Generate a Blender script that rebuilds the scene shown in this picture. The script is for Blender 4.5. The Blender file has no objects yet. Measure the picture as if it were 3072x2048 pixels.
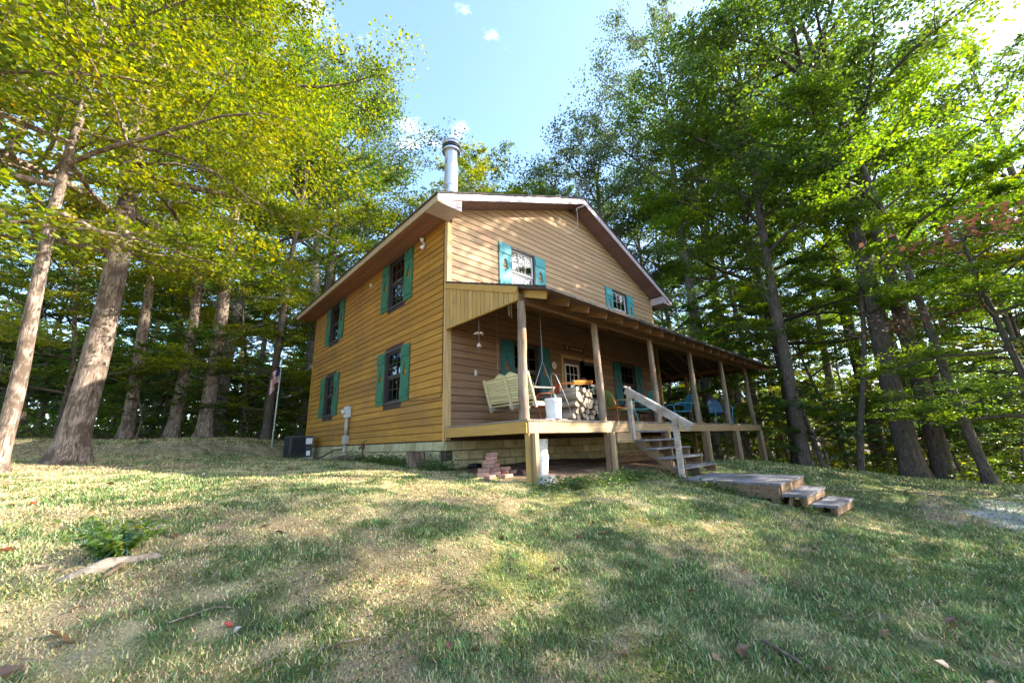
import bpy, bmesh, math, random
import numpy as np
from mathutils import Vector, Matrix, Euler
from mathutils.geometry import tessellate_polygon

# ------------------------------------------------------------------ camera, sky, sun, exposure
sc = bpy.context.scene
COL = sc.collection
cam_d = bpy.data.cameras.new('camera'); cam = bpy.data.objects.new('camera', cam_d); COL.objects.link(cam)
F_PX, PITCH, ROLL, YAW = 1164.28, 0.2550, -0.0336, 0.7543
CAM = Vector((-4.6008, -7.0231, -0.1259))
cam_d.sensor_width = 36.0; cam_d.lens = 36.0 * F_PX / 3072; cam_d.clip_start = 0.05; cam_d.clip_end = 2000
_f = Vector((math.sin(YAW)*math.cos(PITCH), math.cos(YAW)*math.cos(PITCH), math.sin(PITCH)))
_r = Vector((math.cos(YAW), -math.sin(YAW), 0)); _u = _r.cross(_f)
_r2 = _r*math.cos(ROLL) + _u*math.sin(ROLL); _u2 = _u*math.cos(ROLL) - _r*math.sin(ROLL)
cam.matrix_world = Matrix(((_r2.x, _u2.x, -_f.x, CAM.x), (_r2.y, _u2.y, -_f.y, CAM.y), (_r2.z, _u2.z, -_f.z, CAM.z), (0, 0, 0, 1)))
sc.camera = cam

SUN_EL, SUN_AZ = 29.0, 47.0          # azimuth measured from -Y towards +X
sdir = Vector((math.sin(math.radians(SUN_AZ))*math.cos(math.radians(SUN_EL)), -math.cos(math.radians(SUN_AZ))*math.cos(math.radians(SUN_EL)), math.sin(math.radians(SUN_EL))))
sun_d = bpy.data.lights.new('sun', 'SUN'); sun = bpy.data.objects.new('sun', sun_d); COL.objects.link(sun)
sun_d.energy = 3.15; sun_d.angle = math.radians(0.6); sun_d.color = (1.0, 0.93, 0.80)
sun.rotation_euler = sdir.to_track_quat('Z', 'Y').to_euler(); sun.location = sdir*60
wd = bpy.data.worlds.new('World'); sc.world = wd; wd.use_nodes = True
wn, wl = wd.node_tree.nodes, wd.node_tree.links
wn.clear()
sky = wn.new('ShaderNodeTexSky'); sky.sky_type = 'NISHITA'; sky.sun_disc = False
sky.sun_elevation = math.radians(SUN_EL); sky.sun_rotation = math.atan2(sdir.x, sdir.y)
sky.air_density = 1.0; sky.dust_density = 1.2; sky.ozone_density = 2.6; sky.altitude = 200
wbg = wn.new('ShaderNodeBackground'); wbg.inputs[1].default_value = 0.115
wout = wn.new('ShaderNodeOutputWorld')
wtc = wn.new('ShaderNodeTexCoord')
wmap = wn.new('ShaderNodeMapping'); wmap.inputs['Scale'].default_value = (1.0, 1.0, 2.2)
wno = wn.new('ShaderNodeTexNoise'); wno.inputs['Scale'].default_value = 2.6; wno.inputs['Detail'].default_value = 7; wno.inputs['Roughness'].default_value = 0.58
wramp = wn.new('ShaderNodeValToRGB'); wramp.color_ramp.elements[0].position = 0.60; wramp.color_ramp.elements[1].position = 0.78
wmix = wn.new('ShaderNodeMixRGB'); wmix.inputs[2].default_value = (6.5, 6.7, 7.0, 1)
wl.new(wtc.outputs['Generated'], wmap.inputs[0]); wl.new(wmap.outputs[0], wno.inputs['Vector'])
wl.new(wno.outputs[0], wramp.inputs[0]); wl.new(wramp.outputs[0], wmix.inputs[0]); wl.new(sky.outputs[0], wmix.inputs[1])
wl.new(wmix.outputs[0], wbg.inputs[0]); wl.new(wbg.outputs[0], wout.inputs[0])
sc.view_settings.view_transform = 'Standard'; sc.view_settings.look = 'None'; sc.view_settings.gamma = 1
sc.view_settings.exposure = 2.74
sc.render.engine = 'CYCLES'
sc.cycles.max_bounces = 9; sc.cycles.diffuse_bounces = 5; sc.cycles.glossy_bounces = 3; sc.cycles.transmission_bounces = 4
sc.cycles.transparent_max_bounces = 8; sc.cycles.use_denoising = True; sc.cycles.caustics_reflective = False; sc.cycles.caustics_refractive = False

# ------------------------------------------------------------------ helpers
def prop(o, label=None, cat=None, group=None, kind=None):
    if label: o['label'] = label
    if cat: o['category'] = cat
    if group: o['group'] = group
    if kind: o['kind'] = kind
    return o

def thing(name, label, cat, loc=(0, 0, 0), rotz=0.0, group=None):
    o = bpy.data.objects.new(name, None); COL.objects.link(o); o.empty_display_size = 0.2
    o.location = loc; o.rotation_euler = (0, 0, rotz)
    return prop(o, label, cat, group)

def mesh_obj(name, me, parent=None, loc=None, rot=None):
    o = bpy.data.objects.new(name, me); COL.objects.link(o)
    if parent is not None: o.parent = parent
    if loc is not None: o.location = loc
    if rot is not None: o.rotation_euler = rot
    return o

def mk_mesh(name, v, f, m, smooth=False):
    me = bpy.data.meshes.new(name); me.from_pydata([tuple(p) for p in v], [], f)
    if m is not None: me.materials.append(m)
    if smooth: me.polygons.foreach_set('use_smooth', [True]*len(me.polygons))
    me.update(); return me

class MB:
    def __init__(s): s.v = []; s.f = []
    def add(s, v, f):
        b = len(s.v); s.v += [tuple(p) for p in v]; s.f += [tuple(i+b for i in q) for q in f]; return s
    def box(s, c, d, rot=None):
        hx, hy, hz = d[0]/2, d[1]/2, d[2]/2
        v = [Vector((x, y, z)) for z in (-hz, hz) for x, y in ((-hx, -hy), (hx, -hy), (hx, hy), (-hx, hy))]
        if rot is not None:
            M = rot if isinstance(rot, Matrix) else Euler(rot).to_matrix()
            v = [M @ p for p in v]
        return s.add([p + Vector(c) for p in v], [(3, 2, 1, 0), (4, 5, 6, 7), (0, 1, 5, 4), (1, 2, 6, 5), (2, 3, 7, 6), (3, 0, 4, 7)])
    def beam(s, a, b, w, h):
        a, b = Vector(a), Vector(b); d = b-a; L = d.length; z = d/L
        up = Vector((0, 0, 1)) if abs(z.z) < .95 else Vector((0, 1, 0))
        x = z.cross(up).normalized(); y = x.cross(z)
        M = Matrix((x, z, y)).transposed()
        return s.box((a+b)/2, (w, L, h), M)
    def tube(s, path, r, n=8, cap=True):
        P = [Vector(p) for p in path]; N = len(P)
        R = [r]*N if isinstance(r, (int, float)) else list(r)
        v = []; f = []; prev = None
        for i in range(N):
            t = (P[min(i+1, N-1)] - P[max(i-1, 0)]).normalized()
            if prev is None:
                a = Vector((0, 0, 1)) if abs(t.z) < .9 else Vector((1, 0, 0)); x = t.cross(a).normalized()
            else: x = (prev - t*prev.dot(t)).normalized()
            prev = x; y = t.cross(x)
            for k in range(n):
                q = 2*math.pi*k/n; v.append(P[i] + (x*math.cos(q)+y*math.sin(q))*R[i])
        for i in range(N-1):
            for k in range(n):
                k2 = (k+1) % n; f.append((i*n+k, i*n+k2, (i+1)*n+k2, (i+1)*n+k))
        if cap: f.append(tuple(range(n-1, -1, -1))); f.append(tuple((N-1)*n+k for k in range(n)))
        return s.add(v, f)
    def lathe(s, prof, c=(0, 0, 0), n=20):
        c = Vector(c); v = []; f = []; m = len(prof)
        for r, z in prof:
            for k in range(n):
                q = 2*math.pi*k/n; v.append(c + Vector((r*math.cos(q), r*math.sin(q), z)))
        for i in range(m-1):
            for k in range(n):
                k2 = (k+1) % n; f.append((i*n+k, i*n+k2, (i+1)*n+k2, (i+1)*n+k))
        f.append(tuple(range(n-1, -1, -1))); f.append(tuple((m-1)*n+k for k in range(n)))
        return s.add(v, f)
    def slab(s, outer, holes, fn, t0, t1):
        """2D outline (counter-clockwise) with holes, extruded from depth t0 to t1; fn(a, b, t) -> point"""
        loops = [list(outer)] + [list(h) for h in holes]
        flat = [p for l in loops for p in l]
        tris = tessellate_polygon([[Vector((a, b, 0)) for a, b in l] for l in loops])
        n = len(flat)
        v = [fn(a, b, t0) for a, b in flat] + [fn(a, b, t1) for a, b in flat]
        f = []
        for a, b, c in tris:
            f.append((a, b, c)); f.append((c+n, b+n, a+n))
        o = 0
        for l in loops:
            for i in range(len(l)):
                j = (i+1) % len(l); f.append((o+i, o+i+n, o+j+n, o+j))
            o += len(l)
        return s.add(v, f)
    def mesh(s, name, m, smooth=False, fix=False):
        me = mk_mesh(name, s.v, s.f, m, smooth)
        if fix:
            b = bmesh.new(); b.from_mesh(me); bmesh.ops.recalc_face_normals(b, faces=b.faces); b.to_mesh(me); b.free()
        return me
    def build(s, name, m, parent=None, smooth=False, fix=False, loc=None, rot=None):
        return mesh_obj(name, s.mesh(name, m, smooth, fix), parent, loc, rot)

def smooth_by_angle(o, ang=0.7):
    me = o.data
    me.polygons.foreach_set('use_smooth', [True]*len(me.polygons))
    b = bmesh.new(); b.from_mesh(me)
    for e in b.edges:
        if len(e.link_faces) == 2 and e.calc_face_angle(0) > ang: e.smooth = False
    b.to_mesh(me); b.free()

# ------------------------------------------------------------------ materials
def nodes_of(name):
    m = bpy.data.materials.new(name); m.use_nodes = True
    nt = m.node_tree; return m, nt.nodes, nt.links, nt.nodes['Principled BSDF']

def surf(name, c1, c2, scale=6.0, stretch=(1, 1, 1), rough=0.75, detail=6, lo=.35, hi=.65, coord='pos', rnd=0.25, bump=0.25, bscale=None,
         c3=None, s3=1.3, lo3=.5, hi3=.7, metal=0.0, spec=0.3, dist=0.6):
    """two-tone noise surface; c3 adds larger stains; rnd varies brightness from object to object"""
    m, N, Lk, P = nodes_of(name)
    if coord == 'pos': src = N.new('ShaderNodeNewGeometry').outputs['Position']
    else: src = N.new('ShaderNodeTexCoord').outputs['Object']
    oi = N.new('ShaderNodeObjectInfo')
    off = N.new('ShaderNodeVectorMath'); off.operation = 'SCALE'; off.inputs[0].default_value = (13.1, 7.7, 19.3); Lk.new(oi.outputs['Random'], off.inputs['Scale'])
    ad = N.new('ShaderNodeVectorMath'); Lk.new(src, ad.inputs[0]); Lk.new(off.outputs[0], ad.inputs[1])
    mp = N.new('ShaderNodeVectorMath'); mp.operation = 'MULTIPLY'; mp.inputs[1].default_value = stretch; Lk.new(ad.outputs[0], mp.inputs[0])
    no = N.new('ShaderNodeTexNoise'); no.inputs['Scale'].default_value = scale; no.inputs['Detail'].default_value = detail; no.inputs['Distortion'].default_value = dist; no.inputs['Roughness'].default_value = .62
    Lk.new(mp.outputs[0], no.inputs['Vector'])
    rp = N.new('ShaderNodeValToRGB'); rp.color_ramp.elements[0].position = lo; rp.color_ramp.elements[1].position = hi
    rp.color_ramp.elements[0].color = (*c1, 1); rp.color_ramp.elements[1].color = (*c2, 1); Lk.new(no.outputs[0], rp.inputs[0])
    out = rp.outputs[0]
    if c3 is not None:
        n3 = N.new('ShaderNodeTexNoise'); n3.inputs['Scale'].default_value = s3; n3.inputs['Detail'].default_value = 5; n3.inputs['Roughness'].default_value = .65
        Lk.new(src, n3.inputs['Vector'])
        r3 = N.new('ShaderNodeValToRGB'); r3.color_ramp.elements[0].position = lo3; r3.color_ramp.elements[1].position = hi3; Lk.new(n3.outputs[0], r3.inputs[0])
        mx = N.new('ShaderNodeMixRGB'); Lk.new(r3.outputs[0], mx.inputs[0]); Lk.new(out, mx.inputs[1]); mx.inputs[2].default_value = (*c3, 1); out = mx.outputs[0]
    if rnd:
        mr = N.new('ShaderNodeMapRange'); mr.inputs['To Min'].default_value = 1-rnd; mr.inputs['To Max'].default_value = 1+rnd; Lk.new(oi.outputs['Random'], mr.inputs[0])
        hs = N.new('ShaderNodeHueSaturation'); Lk.new(mr.outputs[0], hs.inputs['Value']); Lk.new(out, hs.inputs['Color']); out = hs.outputs[0]
    Lk.new(out, P.inputs['Base Color'])
    P.inputs['Roughness'].default_value = rough; P.inputs['Metallic'].default_value = metal; P.inputs['Specular IOR Level'].default_value = spec
    if bump:
        bm = N.new('ShaderNodeBump'); bm.inputs['Strength'].default_value = bump; bm.inputs['Distance'].default_value = 0.01
        if bscale:
            nb = N.new('ShaderNodeTexNoise'); nb.inputs['Scale'].default_value = bscale; nb.inputs['Detail'].default_value = 5; Lk.new(mp.outputs[0], nb.inputs['Vector']); Lk.new(nb.outputs[0], bm.inputs['Height'])
        else: Lk.new(no.outputs[0], bm.inputs['Height'])
        Lk.new(bm.outputs[0], P.inputs['Normal'])
    return m

def plain(name, c, rough=.5, metal=0.0, spec=.4, var=.12):
    return surf(name, tuple(k*(1-var) for k in c), tuple(min(1, k*(1+var)) for k in c), scale=9, rough=rough, metal=metal, spec=spec, rnd=0.03, bump=0.05, coord='obj')

GX, GY, GZ = (1.2, 30, 30), (30, 1.2, 30), (30, 30, 1.2)
M = {}
M['side_siding'] = surf('golden stained siding', (.30, .135, .013), (.46, .225, .030), 1.3, (40, .8, 26), .6, c3=(.24, .125, .03), s3=.9, lo3=.45, hi3=.75, rnd=.14, bump=.3)
M['gable_siding'] = surf('faded stained siding', (.34, .205, .10), (.50, .335, .185), 1.3, (.8, 40, 26), .7, c3=(.42, .20, .12), s3=1.1, lo3=.55, hi3=.78, rnd=.11, bump=.3)
M['porch_shade_siding'] = surf('brown siding with porch shade in its colour', (.17, .095, .05), (.27, .16, .09), 1.3, (.8, 40, 26), .7, c3=(.20, .09, .05), s3=1.1, lo3=.55, hi3=.78, rnd=.11, bump=.3)  # wall stain darkened, putting the shade below the porch roof into the colour
M['deck_wood'] = surf('walked grey brown decking', (.13, .10, .075), (.25, .20, .15), 1.4, GY, .85, rnd=.2, bump=.5)
M['trim'] = surf('stained trim', (.40, .245, .10), (.56, .37, .17), 1.2, GZ, .7, rnd=.1)
M['porch_wood_z'] = surf('yellow pine boards upright', (.34, .195, .055), (.50, .31, .10), 1.4, GZ, .7, c3=(.30, .21, .08), s3=2.2, rnd=.12)
M['porch_wood_x'] = surf('weathered pine board along', (.27, .17, .085), (.43, .295, .155), 1.4, GX, .75, c3=(.30, .23, .15), s3=1.6, rnd=.10)
M['porch_wood_y'] = surf('yellow pine board across', (.33, .185, .04), (.47, .285, .075), 1.4, GY, .7, c3=(.40, .22, .07), s3=1.6, rnd=.08)
M['rafter'] = surf('rough brown rafter wood', (.15, .085, .045), (.27, .16, .085), 1.4, GY, .85, rnd=.2)
M['roofdeck'] = surf('dark roof sheathing', (.085, .055, .045), (.15, .10, .08), 2, GX, .9, rnd=.15)
M['grey_wood'] = surf('grey weathered deck wood', (.11, .105, .12), (.25, .235, .24), 1.6, GX, .85, c3=(.10, .085, .075), s3=2, rnd=.2, bump=.6)
M['brown_wood'] = surf('old brown timber', (.13, .075, .042), (.25, .16, .09), 1.5, GX, .85, c3=(.13, .085, .055), s3=1.8, rnd=.2, bump=.5)
M['rail_wood'] = surf('silver grey rail wood', (.30, .255, .21), (.52, .46, .39), 1.6, GY, .85, c3=(.22, .17, .13), s3=3, rnd=.15, bump=.5)
M['post_wood'] = surf('peeled log post', (.11, .07, .042), (.38, .30, .22), 1.2, (9, 9, 1.0), .85, c3=(.30, .17, .09), s3=1.6, lo3=.48, hi3=.62, rnd=.18, bump=.9, coord='obj')
M['lower_post'] = surf('squared timber post', (.25, .165, .085), (.42, .31, .18), 1.3, GZ, .8, rnd=.12)
M['fascia'] = surf('mauve white fascia paint', (.46, .37, .385), (.58, .49, .50), 3, (1, 1, 1), .55, rnd=.04, c3=(.5, .40, .38), s3=1.5, lo3=.6, hi3=.85, bump=.1)
M['fascia_side'] = surf('tan fascia paint', (.40, .30, .19), (.52, .41, .27), 3, (1, 1, 1), .6, rnd=.04, bump=.1)
M['soffit'] = surf('red brown soffit boards', (.24, .115, .09), (.31, .16, .125), 2, (30, 1, 30), .7, rnd=.1, bump=.15)
M['rake_soffit'] = surf('mauve soffit boards', (.20, .125, .125), (.27, .175, .17), 2, (2, 20, 2), .7, rnd=.1, bump=.15)
M['shingle'] = surf('dark asphalt shingle', (.035, .03, .028), (.09, .078, .07), 14, rough=.95, rnd=.2, bump=.6)
M['sheath'] = plain('dark sheathing', (.06, .04, .03), .9)
M['green'] = surf('green shutter paint', (.022, .115, .055), (.045, .19, .10), 2.2, GZ, .6, rnd=.12, c3=(.03, .10, .09), s3=3, bump=.3)
M['teal'] = surf('teal shutter paint', (.035, .24, .25), (.085, .36, .36), 2.2, GZ, .6, rnd=.10, c3=(.12, .33, .33), s3=4, bump=.3)
M['darkteal'] = surf('deep teal shutter paint', (.012, .085, .10), (.025, .14, .15), 2.2, GZ, .6, rnd=.12, bump=.3)
M['sash'] = plain('dark brown sash', (.045, .032, .03), .5)
M['white_frame'] = plain('off white trim paint', (.62, .58, .54), .5)
M['block'] = surf('painted concrete block', (.34, .29, .15), (.48, .42, .25), 5, rough=.9, rnd=.12, c3=(.25, .22, .10), s3=1.4, bump=.5, bscale=60)
M['concrete'] = surf('grey concrete', (.30, .29, .27), (.45, .43, .40), 5, rough=.95, rnd=.1, bump=.5, bscale=40)
M['pipe'] = surf('galvanised flue pipe', (.48, .49, .53), (.66, .67, .70), 3, (4, 4, .7), .38, metal=.55, rnd=.03, c3=(.20, .18, .17), s3=3.5, lo3=.58, hi3=.7, bump=.1, spec=.5)
M['darkmetal'] = plain('dark painted metal', (.035, .035, .04), .45, .3)
M['black'] = plain('black metal', (.015, .015, .017), .5, .3)
M['ac'] = plain('charcoal unit casing', (.045, .047, .055), .45, .2)
M['white_plastic'] = surf('white plastic', (.66, .66, .64), (.78, .78, .76), 7, rough=.45, rnd=.03, c3=(.55, .52, .46), s3=5, lo3=.55, hi3=.8, bump=.05, coord='obj')
M['greybox'] = plain('pale grey enamel', (.52, .53, .50), .45, .1)
M['conduit'] = plain('grey conduit', (.42, .38, .31), .55, .1)
M['rust'] = surf('rusty iron', (.07, .035, .025), (.16, .075, .045), 12, rough=.9, rnd=.1)
M['brick'] = surf('salmon brick', (.27, .125, .088), (.41, .225, .165), 10, rough=.9, rnd=.25, c3=(.48, .38, .33), s3=9, lo3=.55, hi3=.75, bump=.5, coord='obj')
M['stump'] = surf('stump bark', (.06, .04, .028), (.27, .185, .125), 7, (1, 1, .4), .95, rnd=.1, bump=1.0, coord='obj')
M['cutwood'] = surf('cut wood face', (.30, .215, .14), (.48, .37, .26), 8, rough=.85, rnd=.2, bump=.4, coord='obj')
M['logbark'] = surf('split log bark', (.15, .115, .085), (.34, .28, .225), 3, (6, .8, 6), .9, rnd=.25, bump=.9, coord='obj')
M['swingwood'] = surf('pale swing wood', (.42, .35, .17), (.62, .54, .30), 1.6, (20, 1.2, 20), .75, rnd=.14, bump=.3, coord='obj')
M['orange'] = plain('orange enamel', (.55, .16, .02), .45)
M['oranger'] = plain('faded red orange enamel', (.45, .11, .04), .5)
M['lime'] = plain('olive green enamel', (.22, .26, .07), .45)
M['tealmetal'] = plain('turquoise enamel', (.06, .36, .38), .4)
M['navy'] = plain('deep blue enamel', (.03, .09, .16), .4)
M['bluemetal'] = plain('sky blue enamel', (.07, .30, .42), .4)
M['ceramic'] = plain('pale ceramic', (.55, .42, .36), .4)
M['clockface'] = plain('cream dial', (.55, .50, .40), .5)
M['signwood'] = plain('dark sign board', (.06, .035, .02), .6)
M['signletter'] = plain('pale carved letters', (.40, .32, .24), .6)
M['redcloth'] = plain('red stripe cloth', (.42, .03, .04), .8)
M['whitecloth'] = plain('white stripe cloth', (.72, .70, .70), .8)
M['bluecloth'] = plain('blue canton cloth', (.03, .05, .18), .8)
M['rope'] = plain('pale cotton rope', (.55, .50, .42), .9)
M['hose'] = plain('black hose', (.05, .035, .03), .5)
M['paleline'] = plain('pale insulated line', (.55, .52, .47), .6)
M['curtain'] = surf('lace curtain', (.52, .45, .46), (.80, .76, .78), 9, (6, 6, 1), .9, rnd=.05, bump=.3, coord='obj')
M['tealmark'] = plain('teal label print', (.06, .42, .42), .5)
M['chain'] = plain('steel chain', (.25, .25, .26), .45, .6)
M['paperwhite'] = plain('white sticker', (.7, .7, .7), .6)
M['doorpaint'] = plain('dark plum door', (.10, .05, .055), .5)
M['potgreen'] = plain('dark green pot', (.03, .09, .06), .5)

def bark(name, c1, c2, c3=None):
    return surf(name, c1, c2, 4.0, (4.5, 4.5, .8), .95, lo=.38, hi=.62, coord='obj', rnd=.18, bump=1.0, c3=c3, s3=3.2, lo3=.48, hi3=.60, dist=1.6, detail=8)
M['bark_pale'] = bark('mottled pale bark', (.065, .045, .034), (.36, .275, .215), (.10, .07, .05))
M['bark_dark'] = bark('furrowed dark bark', (.045, .034, .028), (.17, .13, .105), (.085, .075, .05))
M['bark_grey'] = bark('grey smooth bark', (.10, .088, .076), (.30, .26, .23), (.13, .12, .08))

def glass_mat():
    m, N, Lk, P = nodes_of('window glass')
    tr = N.new('ShaderNodeBsdfTransparent'); tr.inputs[0].default_value = (.72, .76, .76, 1)
    gl = N.new('ShaderNodeBsdfGlossy'); gl.inputs['Roughness'].default_value = .02; gl.inputs[0].default_value = (.9, .92, .95, 1)
    fr = N.new('ShaderNodeFresnel'); fr.inputs[0].default_value = 1.75
    mx = N.new('ShaderNodeMixShader'); Lk.new(fr.outputs[0], mx.inputs[0]); Lk.new(tr.outputs[0], mx.inputs[1]); Lk.new(gl.outputs[0], mx.inputs[2])
    Lk.new(mx.outputs[0], N['Material Output'].inputs[0]); return m
M['glass'] = glass_mat()

def leaf_mat(name, stops, trans=.45, rnd=.22):
    """leaf colour from the per-leaf value 'lc'; half of the light goes through"""
    m, N, Lk, P = nodes_of(name)
    at = N.new('ShaderNodeAttribute'); at.attribute_name = 'lc'
    rp = N.new('ShaderNodeValToRGB'); cr = rp.color_ramp
    cr.elements[0].position = stops[0][0]; cr.elements[0].color = (*stops[0][1], 1); cr.elements[1].position = stops[-1][0]; cr.elements[1].color = (*stops[-1][1], 1)
    for p, c in stops[1:-1]:
        e = cr.elements.new(p); e.color = (*c, 1)
    Lk.new(at.outputs['Fac'], rp.inputs[0])
    oi = N.new('ShaderNodeObjectInfo'); mr = N.new('ShaderNodeMapRange'); mr.inputs['To Min'].default_value = 1-rnd; mr.inputs['To Max'].default_value = 1+rnd; Lk.new(oi.outputs['Random'], mr.inputs[0])
    hs = N.new('ShaderNodeHueSaturation'); Lk.new(rp.outputs[0], hs.inputs['Color']); Lk.new(mr.outputs[0], hs.inputs['Value'])
    Lk.new(hs.outputs[0], P.inputs['Base Color']); P.inputs['Roughness'].default_value = .38; P.inputs['Specular IOR Level'].default_value = .6
    hs2 = N.new('ShaderNodeHueSaturation'); hs2.inputs['Hue'].default_value = .485; hs2.inputs['Saturation'].default_value = 1.15; hs2.inputs['Value'].default_value = 1.7; Lk.new(hs.outputs[0], hs2.inputs['Color'])
    tl = N.new('ShaderNodeBsdfTranslucent'); Lk.new(hs2.outputs[0], tl.inputs[0])
    mx = N.new('ShaderNodeMixShader'); mx.inputs[0].default_value = trans; Lk.new(P.outputs[0], mx.inputs[1]); Lk.new(tl.outputs[0], mx.inputs[2])
    Lk.new(mx.outputs[0], N['Material Output'].inputs[0]); return m
M['leaf_mid'] = leaf_mat('green leaves', [(0, (.045, .095, .017)), (.5, (.095, .165, .026)), (.9, (.17, .225, .034)), (1, (.24, .23, .035))], .5)
M['leaf_dark'] = leaf_mat('deep green leaves', [(0, (.038, .085, .026)), (.6, (.08, .145, .038)), (1, (.14, .20, .045))], .5)
M['leaf_yellow'] = leaf_mat('yellow green leaves', [(0, (.06, .11, .017)), (.35, (.13, .18, .022)), (.65, (.23, .25, .026)), (.93, (.31, .28, .03)), (1, (.36, .22, .03))], .5)
M['leaf_fresh'] = leaf_mat('fresh green leaves', [(0, (.05, .11, .018)), (.5, (.11, .19, .028)), (1, (.21, .27, .035))], .55)
M['leaf_blue'] = leaf_mat('grey green leaves', [(0, (.065, .10, .05)), (.6, (.10, .145, .065)), (1, (.16, .20, .08))], .4)
M['leaf_litter'] = leaf_mat('fallen leaves', [(0, (.07, .035, .022)), (.5, (.17, .09, .05)), (.85, (.30, .17, .09)), (.95, (.35, .05, .03)), (1, (.55, .45, .40))], .1)
M['leaf_brown'] = leaf_mat('withered leaves', [(0, (.09, .045, .028)), (1, (.19, .105, .06))], .15)

def attr_mat(name, rough=.95, noise=.35, nscale=40, bump=.5, trans=0.0):
    """colour comes from the mesh's own 'col' values, broken up by fine noise"""
    m, N, Lk, P = nodes_of(name)
    at = N.new('ShaderNodeAttribute'); at.attribute_name = 'col'
    ge = N.new('ShaderNodeNewGeometry'); no = N.new('ShaderNodeTexNoise'); no.inputs['Scale'].default_value = nscale; no.inputs['Detail'].default_value = 6; no.inputs['Roughness'].default_value = .7
    Lk.new(ge.outputs['Position'], no.inputs['Vector'])
    mr = N.new('ShaderNodeMapRange'); mr.inputs['From Min'].default_value = .3; mr.inputs['From Max'].default_value = .7; mr.inputs['To Min'].default_value = 1-noise; mr.inputs['To Max'].default_value = 1+noise; Lk.new(no.outputs[0], mr.inputs[0])
    hs = N.new('ShaderNodeHueSaturation'); Lk.new(at.outputs['Color'], hs.inputs['Color']); Lk.new(mr.outputs[0], hs.inputs['Value'])
    Lk.new(hs.outputs[0], P.inputs['Base Color']); P.inputs['Roughness'].default_value = rough; P.inputs['Specular IOR Level'].default_value = .15
    if bump:
        bm = N.new('ShaderNodeBump'); bm.inputs['Strength'].default_value = bump; bm.inputs['Distance'].default_value = .03; Lk.new(no.outputs[0], bm.inputs['Height']); Lk.new(bm.outputs[0], P.inputs['Normal'])
    if trans:
        tl = N.new('ShaderNodeBsdfTranslucent'); Lk.new(hs.outputs[0], tl.inputs[0])
        mx = N.new('ShaderNodeMixShader'); mx.inputs[0].default_value = trans; Lk.new(P.outputs[0], mx.inputs[1]); Lk.new(tl.outputs[0], mx.inputs[2]); Lk.new(mx.outputs[0], N['Material Output'].inputs[0])
    return m
M['ground'] = attr_mat('lawn soil and leaf floor', nscale=75, noise=.6, bump=.9)
M['grass'] = attr_mat('grass blades', noise=.15, bump=0, trans=.3)

# ------------------------------------------------------------------ the lie of the land
CTRL = np.array([(-4.6, -7.0, -1.50), (-2.7, -4.9, -1.30), (-5.0, -3.6, -1.03), (-3.0, -2.3, -.76), (-4.7, -2.3, -.78), (-.8, -6.95, -1.46), (4.4, -6.9, -1.40),
    (0, 0, -.59), (0, -2.4, -.77), (2.3, -2.4, -.73), (7.2, -2.4, -.82), (9.6, -2.4, -.90), (11.9, -2.4, -1.09), (2.8, -4.1, -1.04), (2.7, -5.13, -1.19), (2.7, -5.7, -1.33), (3.75, -5.75, -1.40),
    (0, 5, -.46), (0, 9.5, -.42), (-.6, 8.2, -.43), (-5.7, 5.9, -.25), (-6.2, 3.8, -.34), (-5.2, 15, .56), (-3.6, 15, .55), (-2.4, 15, .60), (-1.0, 11, .20), (-9, 0, -.5), (-10, -7, -1.2),
    (13, -3.5, -1.43), (13.4, -6.2, -1.67), (14, -10, -1.8), (9, -12, -1.8), (2, -12, -1.8), (-5, -12, -1.9), (5, 3, -.62), (10, 3, -.9), (10, 9.5, -.7), (16, 2, -1.6), (22, 1, -2.2), (22, -8, -2.6), (30, 10, -2.6),
    (5, 20, .2), (-6, 26, 1.3), (8, 35, .6), (-18, 10, .8), (-30, 20, 2.0), (40, -5, -4.0), (60, 40, -4), (0, 70, 2), (-60, 40, 3), (70, -40, -5), (0, -60, -5), (-60, -40, -2)])
def _tps(r2): return np.where(r2 < 1e-9, 0, r2*np.log(r2+1e-12))
_n = len(CTRL); _A = np.zeros((_n+3, _n+3)); _d = ((CTRL[:, None, :2]-CTRL[None, :, :2])**2).sum(-1)
_A[:_n, :_n] = _tps(_d) + np.eye(_n)*2.0; _A[:_n, _n] = 1; _A[:_n, _n+1:] = CTRL[:, :2]; _A[_n, :_n] = 1; _A[_n+1:, :_n] = CTRL[:, :2].T
_w = np.linalg.solve(_A, np.concatenate([CTRL[:, 2], np.zeros(3)]))
def vnoise(x, y, s, seed=0):
    x = np.asarray(x, float)/s; y = np.asarray(y, float)/s
    xi = np.floor(x).astype(np.int64); yi = np.floor(y).astype(np.int64); fx = x-xi; fy = y-yi
    fx = fx*fx*(3-2*fx); fy = fy*fy*(3-2*fy)
    def h(a, b):
        k = (a*374761393 + b*668265263 + seed*974634211) & 0xffffffff
        k = ((k ^ (k >> 13))*1274126177) & 0xffffffff
        return ((k ^ (k >> 16)) & 0xffff)/65535.0
    return (h(xi, yi)*(1-fx)+h(xi+1, yi)*fx)*(1-fy) + (h(xi, yi+1)*(1-fx)+h(xi+1, yi+1)*fx)*fy
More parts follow.
